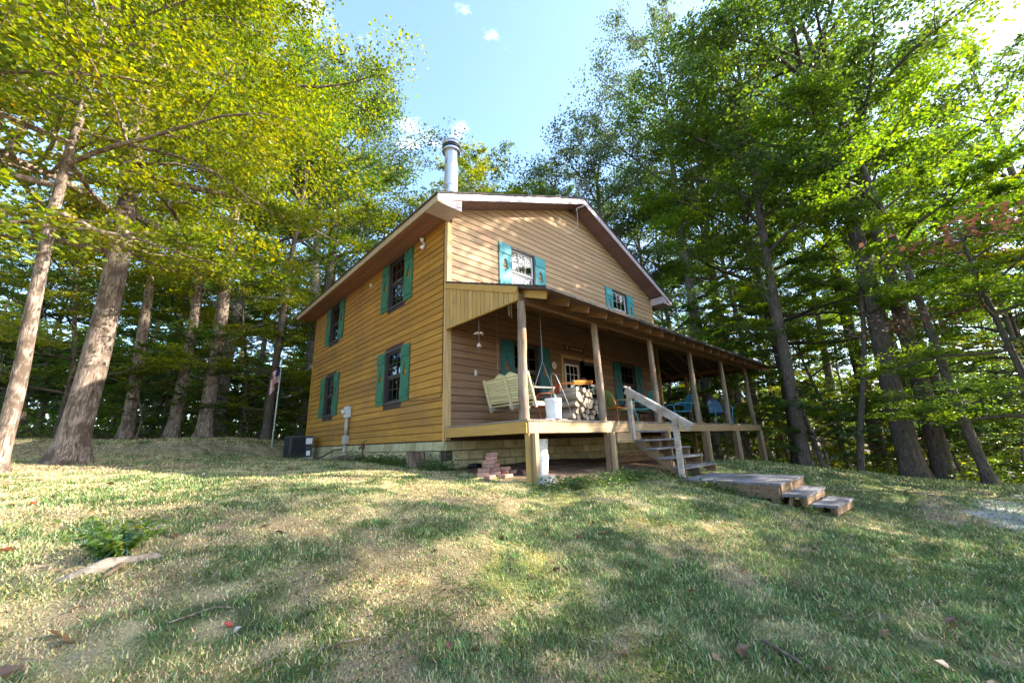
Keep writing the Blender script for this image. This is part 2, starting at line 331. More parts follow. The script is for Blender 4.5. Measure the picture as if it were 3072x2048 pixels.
def gz(x, y):
    x = np.atleast_1d(np.asarray(x, float)); y = np.atleast_1d(np.asarray(y, float))
    sh = x.shape; x = x.ravel(); y = y.ravel()
    xc = np.clip(x, -75, 85); yc = np.clip(y, -70, 80)
    out = np.empty_like(x)
    for i in range(0, len(x), 20000):
        a, b = xc[i:i+20000], yc[i:i+20000]
        r2 = (a[:, None]-CTRL[None, :, 0])**2 + (b[:, None]-CTRL[None, :, 1])**2
        out[i:i+20000] = _tps(r2) @ _w[:_n] + _w[_n] + _w[_n+1]*a + _w[_n+2]*b
    out += (vnoise(x, y, .9, 1)-.5)*.05 + (vnoise(x, y, .3, 2)-.5)*.02
    return out.reshape(sh)
def g1(x, y): return float(gz(x, y)[0])

# masks for the lawn
def lawn_edge(x, y):
    """>0 inside the mown clearing, in metres from its wavering edge"""
    n = (vnoise(x, y, 3.1, 5)-.5)*2.4 + (vnoise(x, y, .8, 6)-.5)*.7
    right = 12.8 - x + np.clip((y+3)*.4, -9, 3)*0 + np.where(y < -6, (y+6)*.0, 0)
    back = 13.2 - y + np.clip(-x-2, 0, 8)*.15
    left = x + 14; front = y + 14
    behind = np.where((x > 6) & (y > -1.5), 13.6 - x, 99)
    return np.minimum.reduce([right, back, left, front, behind]) + n*.6
def ground_cols(x, y):
    n1 = vnoise(x, y, 2.1, 11); n2 = vnoise(x, y, .55, 12); n3 = vnoise(x, y, .18, 13); n4 = vnoise(x, y, 1.1, 14); n5 = vnoise(x, y, .07, 15)
    n = len(x)
    dry = np.clip(.60 - .035*(x+3.0) + (n1-.5)*.45 + (n2-.5)*.75 + (n3-.5)*.75 - .13*np.clip(-3.4-y, 0, 4), 0, 1)
    dry = np.clip((dry-.15)/.65, 0, 1); dry = dry*dry*(3-2*dry)
    green = np.stack([.105+.05*n3, .125+.06*n3, .05+.02*n3], -1)
    straw = np.stack([.38+.16*n3, .315+.13*n3, .16+.07*n3], -1)
    c = green*(1-dry[:, None]) + straw*dry[:, None]
    moss = np.clip((n4*.55+n2*.45-.585)*9, 0, 1)*np.clip((n3-.2)*2.2, 0, 1); moss *= np.clip(1.1-np.abs(y+4.6)*.22, 0.15, 1)
    c = c*(1-moss[:, None]) + np.array([.24, .235, .035])*moss[:, None]
    soil = np.clip((vnoise(x, y, 1.4, 21)*.4+n2*.3+n3*.3-.52)*8, 0, 1)*.75
    c = c*(1-soil[:, None]) + np.array([.30, .205, .135])*soil[:, None]
    # bare red soil under the porch, in front of the steps and round the big tree
    def blob(cx, cy, rx, ry, p=1.0): return np.clip((1.25-np.hypot((x-cx)/rx, (y-cy)/ry)+(n2-.5)*.7)*2.2, 0, 1)*p
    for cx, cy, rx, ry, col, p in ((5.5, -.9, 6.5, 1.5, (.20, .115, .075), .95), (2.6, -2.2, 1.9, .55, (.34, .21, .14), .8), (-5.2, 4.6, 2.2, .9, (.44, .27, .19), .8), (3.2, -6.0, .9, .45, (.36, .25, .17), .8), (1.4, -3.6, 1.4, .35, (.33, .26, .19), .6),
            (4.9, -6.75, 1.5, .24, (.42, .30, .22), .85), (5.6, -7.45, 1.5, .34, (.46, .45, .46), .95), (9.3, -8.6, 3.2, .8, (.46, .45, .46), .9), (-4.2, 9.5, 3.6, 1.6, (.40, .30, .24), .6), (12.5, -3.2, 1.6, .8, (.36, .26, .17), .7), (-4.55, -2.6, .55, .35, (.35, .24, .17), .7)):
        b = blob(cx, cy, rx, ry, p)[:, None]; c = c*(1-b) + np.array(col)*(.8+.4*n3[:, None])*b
    e = np.clip(lawn_edge(x, y)/1.2+.5, 0, 1)[:, None]
    lit = np.stack([.115+.10*n5, .075+.06*n5, .048+.035*n5], -1)*(.6+.7*n2[:, None])
    c = c*(.55+.55*n3+.45*n5)[:, None]
    return c*.86*e + lit*(1-e), dry, e[:, 0]

def axis(lo, hi, step, far):
    a = list(np.arange(lo, hi, step)); s = step
    while a[-1] < far: s *= 1.13; a.append(a[-1]+s)
    s = step
    while a[0] > -far: s *= 1.13; a.insert(0, a[0]-s)
    return np.array(a)
ax, ay = axis(-8, 6, .095, 420), axis(-8, 2.5, .095, 420)
gx, gy = np.meshgrid(ax, ay, indexing='ij'); X, Y = gx.ravel(), gy.ravel()
Zg = gz(X, Y); na, nb = len(ax), len(ay)
me = bpy.data.meshes.new('ground')
idx = np.arange(na*nb).reshape(na, nb)
quads = np.stack([idx[:-1, :-1], idx[1:, :-1], idx[1:, 1:], idx[:-1, 1:]], -1).reshape(-1, 4)
def np_mesh(me, V, Q, m, smooth=False):
    k = Q.shape[1]
    me.vertices.add(len(V)); me.vertices.foreach_set('co', np.ascontiguousarray(V, dtype=np.float32).ravel())
    me.loops.add(Q.size); me.loops.foreach_set('vertex_index', np.ascontiguousarray(Q, dtype=np.int32).ravel())
    me.polygons.add(len(Q)); me.polygons.foreach_set('loop_start', np.arange(0, Q.size, k, dtype=np.int32))
    me.polygons.foreach_set('use_smooth', np.full(len(Q), smooth))
    me.materials.append(m); me.update(calc_edges=True); return me
def set_col(me, C):
    a = me.attributes.new('col', 'FLOAT_COLOR', 'POINT'); a.data.foreach_set('color', np.concatenate([C, np.ones((len(C), 1))], 1).astype(np.float32).ravel())
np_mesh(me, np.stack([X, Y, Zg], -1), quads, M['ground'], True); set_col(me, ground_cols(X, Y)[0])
prop(mesh_obj('ground', me), 'sloping lawn and woodland floor round the cabin', kind='structure')

# ------------------------------------------------------------------ the cabin
W, L, D = 9.85, 9.56, 2.40
OG, OE, ZE, ZR = .574, .623, 5.27, 7.62
SL = (ZR-ZE)/(W/2+OE)
def zroof(x): return ZE + (min(x, W-x)+OE)*SL
PITCH_B = .1675
house = thing('wooden_house', 'two-storey golden board cabin with gable roof and green shutters', 'house')
fn_left = lambda a, b, t: (-t, a, b)        # wall plane x=0: a along y, b up, t outwards
fn_front = lambda a, b, t: (a, -t, b)       # wall plane y=0: a along x, b up, t outwards

WIN_W, WIN_H, SH_W = .93, 1.40, .43
left_wins = [(2.0, 3.62), (6.83, 3.62), (2.0, .965), (6.83, .965)]              # near edge y, sill z
front_wins = [(2.03, 3.66), (6.95, 3.66), (2.01, .965), (6.97, .965)]
DOOR = (3.98, .27, 4.86, 2.20); STORM = (4.95, .27, 5.72, 2.20)
left_holes = [(y, z, y+WIN_W, z+WIN_H) for y, z in left_wins]
front_holes = [(x, z, x+WIN_W, z+WIN_H) for x, z in front_wins] + [DOOR, STORM]
def rect(h): return [(h[0], h[1]), (h[2], h[1]), (h[2], h[3]), (h[0], h[3])]
side_wall = MB().slab([(0, -.05), (L, -.05), (L, 5.1), (0, 5.1)], [rect(h) for h in left_holes], fn_left, -.14, -.002).build('side_wall', M['sheath'], house, fix=True)
gp = [(.14, -.05), (W, -.05), (W, 5.3), (W/2, 7.36), (.14, 5.36)]
gable_wall = MB().slab(gp, [rect(h) for h in front_holes], fn_front, -.14, -.002).build('gable_wall', M['sheath'], house, fix=True)
MB().box((W-.07, L/2+.1, 2.6), (.14, L-.5, 5.3)).build('far_side_wall', M['sheath'], house)
MB().slab([(.15, -.05), (W-.15, -.05), (W-.15, 5.3), (W/2, 7.3), (.15, 5.3)], [], lambda a, b, t: (a, L-.1+t, b), -.1, 0).build('back_wall', M['sheath'], house, fix=True)
MB().box((W/2, L/2, -.06), (W-.3, L-.3, .06)).build('floor', M['sheath'], house)
MB().box((W/2, L/2, 2.75), (W-.3, L-.3, .06)).build('upper_floor', M['sheath'], house)

def board(name, lo0, lo1, hi0, hi1, z0, z1, fn, m, parent, t=.02):
    """one siding board: z0..z1, from lo to hi (ends may slope); slightly bevelled at both edges"""
    g, bv = .014, .014
    def lerp(a, b, z): return a+(b-a)*(z-z0)/(z1-z0)
    zs = [(z0+g/2, .002), (z0+g/2, t-.004), (z0+g/2+bv, t), (z1-g/2-bv*.6, t*.72), (z1-g/2, t*.5), (z1-g/2, .002)]
    v = [fn(lerp(lo0, lo1, z), z, q) for z, q in zs] + [fn(lerp(hi0, hi1, z), z, q) for z, q in zs]
    n = len(zs); f = [(i, i+1, i+1+n, i+n) for i in range(n-1)] + [tuple(range(n-1, -1, -1)), tuple(range(n, 2*n))]
    o = mesh_obj(name, mk_mesh(name, v, f, m), parent)
    b = bmesh.new(); b.from_mesh(o.data); bmesh.ops.recalc_face_normals(b, faces=b.faces); b.to_mesh(o.data); b.free()
    return o
rng = random.Random(4)
def courses(fn, m, parent, lo_fn, hi_fn, z_start, z_end, holes, joints=True):
    z = z_start
    while z < z_end-.02:
        z1 = min(z+PITCH_B, z_end)
        lo0, lo1, hi0, hi1 = lo_fn(z), lo_fn(z1), hi_fn(z), hi_fn(z1)
        if hi1-lo1 < .05: break
        cuts = sorted([(h[0]-.05, h[2]+.05) for h in holes if h[1]-.05 < z1-.02 and h[3]+.05 > z+.02])
        segs = []; a0, a1 = lo0, lo1
        for c0, c1 in cuts: segs.append((a0, a1, c0, c0)); a0 = a1 = c1
        segs.append((a0, a1, hi0, hi1))
        for s0, s1, e0, e1 in segs:
            if min(e0, e1)-max(s0, s1) < .03: continue
            cut = rng.uniform(.3, .7)
            if joints and e0-s0 > 5.0:
                mid = s0+(e0-s0)*cut
                board('siding_board', s0, s1, mid-.001, mid-.001, z, z1, fn, m, parent); board('siding_board', mid+.001, mid+.001, e0, e1, z, z1, fn, m, parent)
            else: board('siding_board', s0, s1, e0, e1, z, z1, fn, m, parent)
        z = z1
courses(fn_left, M['side_siding'], side_wall, lambda z: .06, lambda z: L-.06, -.03, 5.07, left_holes)
TR = 5.345
ZS = .244+19*PITCH_B
courses(fn_front, M['porch_shade_siding'], gable_wall, lambda z: .125, lambda z: W-.125, .244, ZS, front_holes)
courses(fn_front, M['gable_siding'], gable_wall, lambda z: max(.125, (z-TR)/SL+.0), lambda z: min(W-.125, W-(z-TR)/SL), ZS, 7.36, front_holes)
MB().box((-.011, .031, 2.5), (.024, .062, 5.14)).build('corner_trim', M['trim'], house)
MB().box((.061, -.013, 2.5), (.124, .028, 5.36-.3)).build('corner_trim', M['trim'], house)
MB().box((-.011, L-.03, 2.5), (.024, .06, 5.14)).build('corner_trim', M['side_siding'], house)
MB().box((W-.061, -.013, 2.65), (.124, .028, 5.2)).build('corner_trim', M['trim'], house)

# foundation of painted blocks
found = MB().box((W/2, L/2, -.75), (W-.12, L-.12, 1.40)).build('foundation', M['sheath'], house)
blk = MB()
bw, bh = .394, .194
hx, hz = bw/2, bh/2
for s, z in ((1.0, 0), ):
    blk.add([(-hx, .0, -hz), (hx, .0, -hz), (hx, .0, hz), (-hx, .0, hz), (-hx+.008, -.05, -hz+.008), (hx-.008, -.05, -hz+.008), (hx-.008, -.05, hz-.008), (-hx+.008, -.05, hz-.008)],
            [(4, 5, 6, 7), (0, 1, 5, 4), (1, 2, 6, 5), (2, 3, 7, 6), (3, 0, 4, 7)])
bme = blk.mesh('concrete_block', M['block'])
for row in range(4):
    z = -.145-.2*row; off = .2*(row % 2)
    for k in range(25):
        q = .22+off+.4*k
        if q < L-.2 and z+.1 > g1(-.05, q)-.03: mesh_obj('concrete_block', bme, found, (.045, q, z), (0, 0, -math.pi/2))
        if q < W-.2 and z+.1 > g1(q, 0)-.03: mesh_obj('concrete_block', bme, found, (q, .045, z))

# roof
roof = MB()
E0, E1 = -OG-.03, L+OG+.03
for sgn in (0, 1):
    fx = (lambda x: x) if sgn == 0 else (lambda x: W-x)
    pr = [(-OE-.03, ZE-.03*SL), (W/2, ZR), (W/2, ZR-.045), (-OE-.03, ZE-.03*SL-.035)]
    v = [(fx(a), E0, b) for a, b in pr] + [(fx(a), E1, b) for a, b in pr]
    roof.add(v, [(0, 1, 5, 4), (1, 2, 6, 5), (2, 3, 7, 6), (3, 0, 4, 7), (0, 3, 2, 1), (4, 5, 6, 7)])
roof = roof.build('roof', M['shingle'], house, fix=True)
# shingle courses on both slopes
for sgn in (0, 1):
    for k in range(0, 36):
        x0 = -OE-.03+k*.155; x1 = x0+.165
        if x1 > W/2: break
        z0, z1 = ZE+(x0+OE)*SL, ZE+(x1+OE)*SL
        fx = (lambda x: x) if sgn == 0 else (lambda x: W-x)
        v = [(fx(x0), E0, z0+.012), (fx(x1), E0, z1+.002), (fx(x1), E1, z1+.002), (fx(x0), E1, z0+.012), (fx(x0), E0, z0), (fx(x0), E1, z0)]
        mesh_obj('shingle_course', mk_mesh('shingle_course', v, [(0, 1, 2, 3), (0, 3, 5, 4)], M['shingle']), roof)
for sgn in (0, 1):
    fx = (lambda x: x) if sgn == 0 else (lambda x: W-x)
    # rake fascia: sloping board at the gable front, and behind
    for yy in (-OG, L+OG):
        s = 1 if yy < 0 else -1
        pr = [(-OE, ZE-.037), (W/2, ZR-.037-.008), (W/2, ZR-.25), (-OE, ZE-.20)]
        v = [(fx(a), yy, b) for a, b in pr] + [(fx(a), yy+.025*s, b) for a, b in pr]
        o = mesh_obj('rake_fascia', mk_mesh('rake_fascia', v, [(0, 1, 2, 3), (7, 6, 5, 4), (0, 4, 5, 1), (1, 5, 6, 2), (2, 6, 7, 3), (3, 7, 4, 0)], M['fascia']), roof)
        b = bmesh.new(); b.from_mesh(o.data); bmesh.ops.recalc_face_normals(b, faces=b.faces); b.to_mesh(o.data); b.free()
    # eave fascia
    MB().box((fx(-OE+.0125), L/2, 5.147), (.024, L+2*OG-.056, .172)).build('eave_fascia', M['fascia_side'], roof)
    # eave soffit boards
    for k in range(5):
        wv = (OE-.03)/5
        MB().box((fx(-OE+.028+wv*(k+.5)), L/2, 5.068), (wv-.006, L+2*OG-.06, .016)).build('soffit_board', M['soffit'], roof)
    MB().box((fx(-OE/2+.01), L/2, 5.084), (OE-.04, L+2*OG-.06, .01)).build('soffit_backing', M['sheath'], roof)
    # rake soffit boards, running out from the wall
    nb_ = 17; x_a, x_b = .06, W/2
    for k in range(nb_):
        xa = x_a+(x_b-x_a)*k/nb_+.003; xb = x_a+(x_b-x_a)*(k+1)/nb_-.003
        za, zb_ = ZE+(xa+OE)*SL-.19, ZE+(xb+OE)*SL-.19
        v = [(fx(xa), -OG+.027, za), (fx(xb), -OG+.027, zb_), (fx(xb), .0, zb_), (fx(xa), .0, za)]
        v += [(x, y, z+.02) for x, y, z in v]
        o = mesh_obj('soffit_board', mk_mesh('soffit_board', v, [(3, 2, 1, 0), (4, 5, 6, 7), (0, 1, 5, 4), (1, 2, 6, 5), (2, 3, 7, 6), (3, 0, 4, 7)], M['rake_soffit']), roof)
        b = bmesh.new(); b.from_mesh(o.data); bmesh.ops.recalc_face_normals(b, faces=b.faces); b.to_mesh(o.data); b.free()
    # boxed eave return at the gable: planks following the slope
    ret = [(-OE+.004, 5.058), (.035, 5.058), (.035, ZE+(OE+.035)*SL-.205), (-OE+.004, ZE-.195)]
    MB().slab([(fx(a), b) for a, b in ret], [], lambda a, b, t: (a, -OG+.03+t, b), 0, OG-.035).build('eave_return', M['fascia'], roof, fix=True)
    for q in (.33, .66):
        a0, a1 = (-OE+.01, 5.062+(ZE-.20-5.062)*q), (.033, 5.062+(ZE+(OE+.035)*SL-.21-5.062)*q)
        MB().beam((fx(a0[0]), -OG+.024, a0[1]), (fx(a1[0]), -OG+.024, a1[1]), .012, .006).build('return_batten', M['fascia_side'], roof)

# windows and shutters
def tree_hole(cx, z0, h, w, kind):
    if kind == 'pine':
        p = []
        n = 3
        for k in range(n): zt = z0+h*(1-.0)-h*(k+1)*.27; p += [(cx+w*(.30+.1*k), zt), (cx+w*(.10+.05*k), zt)] if k < n-1 else [(cx+w*.5, zt), (cx+w*.10, zt)]
        right = [(cx, z0+h)] + p + [(cx+w*.10, z0)]
        return right[::-1] + [(2*cx-a, b) for a, b in right[1:]]
    return [(cx+w*.14, z0), (cx+w*.42, z0+h*.16), (cx+w*.30, z0+h*.34), (cx+w*.12, z0+h*.66), (cx, z0+h), (cx-w*.12, z0+h*.66), (cx-w*.30, z0+h*.34), (cx-w*.42, z0+h*.16), (cx-w*.14, z0)]
def shutter(fn, a0, z0, m, kind, seed):
    r = random.Random(seed); tilt = r.uniform(-.006, .006)
    fn2 = lambda a, b, t: fn(a+(b-z0)*tilt, b, t)
    hole = tree_hole(a0+SH_W/2, z0+.62, .38, .26, kind)
    root = MB().slab([(a0, z0-.02), (a0+SH_W, z0-.02), (a0+SH_W, z0+WIN_H+.02), (a0, z0+WIN_H+.02)], [hole], fn2, .030, .050).build('shutter', m, house, fix=True)
    for k in (1, 2):                                            # open joints between the three boards
        q = a0+SH_W*k/3
        for zA, zB in ((z0-.018, z0+.60), (z0+1.02, z0+WIN_H+.018)):
            MB().slab([(q-.004, zA), (q+.004, zA), (q+.004, zB), (q-.004, zB)], [], fn2, .048, .0512).build('joint', M['sash'], root, fix=True)
    for zb_ in (z0+.10, z0+WIN_H-.28):
        MB().slab([(a0+.012, zb_), (a0+SH_W-.012, zb_), (a0+SH_W-.012, zb_+.20), (a0+.012, zb_+.20)], [], fn2, .0525, .070).build('batten', m, root, fix=True)
    return root
def window(fn, a, z, frame_m, curtain, sash_m, seed, lattice=(3, 2)):
    w, h = WIN_W, WIN_H
    root = MB().slab([(a-.006, z-.03), (a+w+.006, z-.03), (a+w+.006, z+h+.03), (a-.006, z+h+.03)], [[(a+.03, z+.03), (a+w-.03, z+.03), (a+w-.03, z+h-.03), (a+.03, z+h-.03)]], fn, -.10, .034).build('window', frame_m, house, fix=True)
    for k in (0, 1):
        z0, z1 = z+.03+k*(h/2-.03), z+.03+(k+1)*(h/2-.03); d = -.062+.03*k
        MB().slab(rect((a+.031, z0+.001, a+w-.031, z1)), [rect((a+.085, z0+.05, a+w-.085, z1-.045))], fn, d-.014, d+.014).build('sash', sash_m, root, fix=True)
        MB().slab(rect((a+.08, z0+.045, a+w-.08, z1-.04)), [], fn, d-.003, d+.001).build('pane', M['glass'], root, fix=True)
        for i in range(1, lattice[0]):
            q = a+.085+(w-.17)*i/lattice[0]; MB().slab(rect((q-.007, z0+.05, q+.007, z1-.045)), [], fn, d+.002, d+.010).build('muntin', M['white_frame'] if curtain else sash_m, root, fix=True)
        for i in range(1, lattice[1]):
            q = z0+.05+(z1-z0-.095)*i/lattice[1]; MB().slab(rect((a+.085, q-.007, a+w-.085, q+.007)), [], fn, d+.0025, d+.0105).build('muntin', M['white_frame'] if curtain else sash_m, root, fix=True)
    if curtain:
        n = 60
        for (p0, p1, q0, q1) in curtain:
            v = []; f = []
            for i in range(n+1):
                aa = a+w*(p0+(p1-p0)*i/n); dep = -.135+.014*math.sin(i*1.25+seed)+.008*math.sin(i*.5)
                zl = z+h*q0+.012*math.sin(i*.62+seed)
                v += [fn(aa, zl, dep), fn(aa, z+h*q1, dep)]
            f = [(2*i, 2*i+2, 2*i+3, 2*i+1) for i in range(n)]
            mesh_obj('curtain', mk_mesh('curtain', v, f, M['curtain'], True), root)
    return root
for i, (a, z) in enumerate(left_wins):
    window(fn_left, a, z, M['sash'], [(.03, .97, .5, .98)] if i == 99 else None, M['sash'], i)
    shutter(fn_left, a-SH_W-.01, z, M['green'], 'drop', i*2); shutter(fn_left, a+WIN_W+.01, z, M['green'], 'drop', i*2+1)
for i, (a, z) in enumerate(front_wins):
    cur = [(.04, .96, .56, .97), (.04, .2, .04, .56), (.8, .96, .04, .56)] if i < 2 else None
    window(fn_front, a, z, M['sash'], cur, M['white_frame'] if i < 2 else M['sash'], i+7)
    m = M['teal'] if i < 2 else M['darkteal']
    shutter(fn_front, a-SH_W-.01, z, m, 'pine' if i < 2 else 'drop', 20+i*2); shutter(fn_front, a+WIN_W+.01, z, m, 'pine' if i < 2 else 'drop', 21+i*2)
# doors on the porch
def door(x0, z0, x1, z1, kind):
    d = MB().slab(rect((x0, z0, x1, z1)), [rect((x0+.06, z0+.0, x1-.06, z1-.06))][:0], fn_front, -.09, -.05).build('door' if kind else 'storm_door', M['doorpaint'] if kind else M['darkmetal'], house, fix=True)
    MB().slab([(x0-.09, z0), (x0, z0), (x0, z1), (x1, z1), (x1, z0), (x1+.09, z0), (x1+.09, z1+.10), (x0-.09, z1+.10)], [], fn_front, -.1, .030).build('door_casing', M['trim'], d, fix=True)
    if kind:
        MB().slab(rect((x0+.12, z0+.95, x1-.12, z1-.14)), [rect((x0+.17, z0+1.0, x1-.17, z1-.19))], fn_front, -.049, -.036).build('light_frame', M['white_frame'], d, fix=True)
        MB().slab(rect((x0+.16, z0+.99, x1-.16, z1-.18)), [], fn_front, -.048, -.044).build('pane', M['glass'], d, fix=True)
        for i in (1, 2):
            q = x0+.17+(x1-x0-.34)*i/3; MB().slab(rect((q-.008, z0+1.0, q+.008, z1-.19)), [], fn_front, -.043, -.036).build('muntin', M['white_frame'], d, fix=True)
            q = z0+1.0+(z1-z0-1.19)*i/3; MB().slab(rect((x0+.17, q-.008, x1-.17, q+.008)), [], fn_front, -.0435, -.0365).build('muntin', M['white_frame'], d, fix=True)
        MB().slab(rect((x0+.14, z0+.15, x1-.14, z0+.80)), [], fn_front, -.05, -.042).build('panel', M['doorpaint'], d, fix=True)
    else:
        MB().slab(rect((x0+.07, z0+.30, x1-.07, z1-.09)), [], fn_front, -.049, -.045).build('pane', M['glass'], d, fix=True)
    MB().lathe([(.012, 0), (.012, .03), (.028, .035), (.03, .055), (.018, .07)], n=12).build('handle', M['chain'], d, smooth=True, loc=(x1-.07 if kind else x0+.04, .05 if kind else .05, z0+.95), rot=(math.pi/2, 0, 0))
door(*DOOR, True); door(*STORM, False)

# flue pipe with a ringed cap
fl = MB().lathe([(.19, 0), (.19, 1.10), (.198, 1.105), (.198, 1.13), (.19, 1.135), (.19, 2.37), (.17, 2.38)], n=28).build('chimney_pipe', M['pipe'], house, loc=(.77, 1.0, 5.80)); smooth_by_angle(fl)
for k in range(4):
    o = MB().lathe([(.215, 0), (.262, .012), (.262, .062), (.235, .085)] if k < 3 else [(.235, 0), (.255, .02), (.20, .075), (.03, .10)], n=28).build('cap_ring', M['pipe'] if k != 1 else M['darkmetal'], fl, loc=(0, 0, 2.26+.098*k)); smooth_by_angle(o)
MB().lathe([(.17, 2.27), (.17, 2.60)], n=20).build('cap_core', M['black'], fl, smooth=True)
MB().lathe([(.30, -.12), (.28, .02), (.205, .16), (.195, .2)], n=24).build('flashing', M['pipe'], fl, smooth=True, loc=(0, 0, .1))
for (x, y, z) in ((-.02, 1.0, 4.86), ):
    fx_ = MB().lathe([(.05, 0), (.05, .03)], n=14).build('floodlight', M['greybox'], house, loc=(x-.002, y, z), rot=(0, -math.pi/2, 0))
    for s in (-1, 1):
        MB().lathe([(.02, 0), (.045, .05), (.055, .12), (.05, .125)], n=14).build('lamp_head', M['white_plastic'], fx_, smooth=True, loc=(.05*s, .05*s, .03), rot=(.6*s, 1.0*s, 0))
MB().box((-.045, 4.2, 4.78), (.05, .07, .09)).build('vent_cap', M['white_plastic'], house)
MB().box((.793, -.03, 1.45), (.075, .014, .13)).build('outlet_plate', M['greybox'], house)
cable = MB().tube([(-.03, 1.55, .93), (-.03, .5, .86), (-.03, .14, .87), (-.032, .085, .98), (-.032, .08, 2.0), (-.032, .08, 4.9)], .007, 6).build('cable', M['black'], house)

# ------------------------------------------------------------------ the porch
ZD, ZB, WD, OPE = .2425, .018, 12.33, .627
ZPW, ZPE = 3.49, 2.385
PS = (ZPW-ZPE)/(D+OPE)
porch = thing('covered_porch', 'long timber porch on log posts with shingled lean-to roof', 'porch', (0, 0, 0))
deck = MB()
deck.beam((.04, -.06, ZB+.11), (.04, -D+.08, ZB+.11), .038, .19)
for k in range(1, 21): deck.beam((k*.605, -.03, ZB+.11), (k*.605, -D+.05, ZB+.11), .038, .19)
for k in range(9): deck.beam((W+.03, .4+k*.605, ZB+.11), (WD-.05, .4+k*.605, ZB+.11), .038, .19)
deck = deck.build('deck', M['brown_wood'], porch)
MB().box((WD/4+.02, -D-.019, (ZB+ZD-.034)/2), (WD/2, .038, ZD-.036-ZB)).build('rim_board', M['porch_wood_x'], deck)
MB().box((WD*.75+.02, -D-.019, (ZB+ZD-.034)/2), (WD/2-.004, .038, ZD-.036-ZB)).build('rim_board', M['porch_wood_x'], deck)
MB().box((-.001, -D/2-.02, (ZB+ZD-.034)/2), (.038, D-.002, ZD-.036-ZB)).build('rim_board', M['porch_wood_y'], deck)
MB().box((WD+.019, 1.6-.0, (ZB+ZD-.034)/2), (.038, 8.0, ZD-.036-ZB)).build('rim_board', M['porch_wood_y'], deck)
dbm = MB().box((0, 0, 0), (.141, D-.0, .034)).mesh('deck_board', M['deck_wood'])
rr = random.Random(8)
for k in range(84):
    mesh_obj('deck_board', dbm, deck, (.055+k*.147, -D/2-.045+rr.uniform(-.006, .006), ZD-.0165+rr.uniform(-.0015, .0015)))
dbm2 = MB().box((0, 0, 0), (WD-W+.05, .141, .034)).mesh('deck_board', M['deck_wood'])
for k in range(37): mesh_obj('deck_board', dbm2, deck, ((W+WD)/2+.03, .08+k*.147, ZD-.0165))
PX = [.075, 2.33, 4.75, 7.15, 9.6, 12.1]
def log_post(x, y, z0, z1, r, seed, name='post'):
    q = random.Random(seed); n = 16; path = []; rad = []
    wx, wy = q.uniform(0, 6), q.uniform(0, 6)
    for i in range(n):
        t = i/(n-1); path.append((.012*math.sin(wx+t*5), .012*math.sin(wy+t*4), (z1-z0)*t)); rad.append(r*(1.12-.22*t)*(1+q.uniform(-.05, .05)))
    o = MB().tube(path, rad, 14).build(name, M['post_wood'], porch, smooth=False, loc=(x, y, z0)); smooth_by_angle(o, .9); return o
ZPL = 2.345                        # underside of the plate
for i, x in enumerate(PX): log_post(x, -D+.10, ZD, ZPL-.002, .074 if i else .080, 50+i)
for i, x in enumerate(PX):
    zb = g1(x, -D+.06)-.15
    o = MB().box((0, 0, 0), (.085, .075, ZB-zb)).build('lower_post', M['lower_post'], porch, loc=(x+.05, -D-.036-.04, (ZB+zb)/2+.0))
    MB().box((-.055, .10, .08), (.09, .09, ZB-zb+.12)).build('bearer_post', M['brown_wood'] if i else M['porch_wood_z'], o)
SY = [.0, 2.4, 4.8]
for i, y in enumerate(SY):
    log_post(WD-.18, y, ZD, ZPL-.002, .08, 70+i)
    zb = g1(WD-.2, y)-.15; MB().box((WD-.16, y, (ZB+zb)/2), (.13, .13, ZB-zb)).build('lower_post', M['lower_post'], porch)
MB().beam((-.0, -D+.10, ZPL+.07), (WD-.05, -D+.10, ZPL+.07), .09, .14).build('plate_beam', M['rafter'], porch)
MB().beam((WD-.18, -D+.16, ZPL+.07), (WD-.18, 5.6, ZPL+.07), .09, .135).build('plate_beam', M['rafter'], porch)
def zpr(y): return ZPW+PS*y        # roof top over the front, y<=0
for k in range(0, 17):
    x = .16+k*.605
    y1 = -D-OPE+.16
    MB().beam((x, -.03, zpr(-.03)-.125), (x, y1, zpr(y1)-.125), .042, .135).build('rafter', M['porch_wood_y'] if k == 0 else M['rafter'], porch)
for k in range(1, 5):
    x = W+.02+k*.62; yt = -(x-W)
    MB().beam((x, yt, zpr(yt)-.125), (x, -D-OPE+.16, zpr(-D-OPE+.16)-.125), .042, .135).build('rafter', M['rafter'], porch)
def zpx(x): return ZPW-PS*(x-W)
for k in range(-3, 9):
    y = .15+k*.62; xt = W+.02 if y > 0 else W-y
    MB().beam((xt, y, zpx(xt)-.125), (WD+OPE-.16, y, zpx(WD+OPE-.16)-.125), .042, .135).build('rafter', M['rafter'], porch)
MB().beam((W+.05, -.05, ZPW-.15), (WD+OPE-.1, -D-OPE+.1, ZPE-.13), .045, .15).build('hip_rafter', M['rafter'], porch)
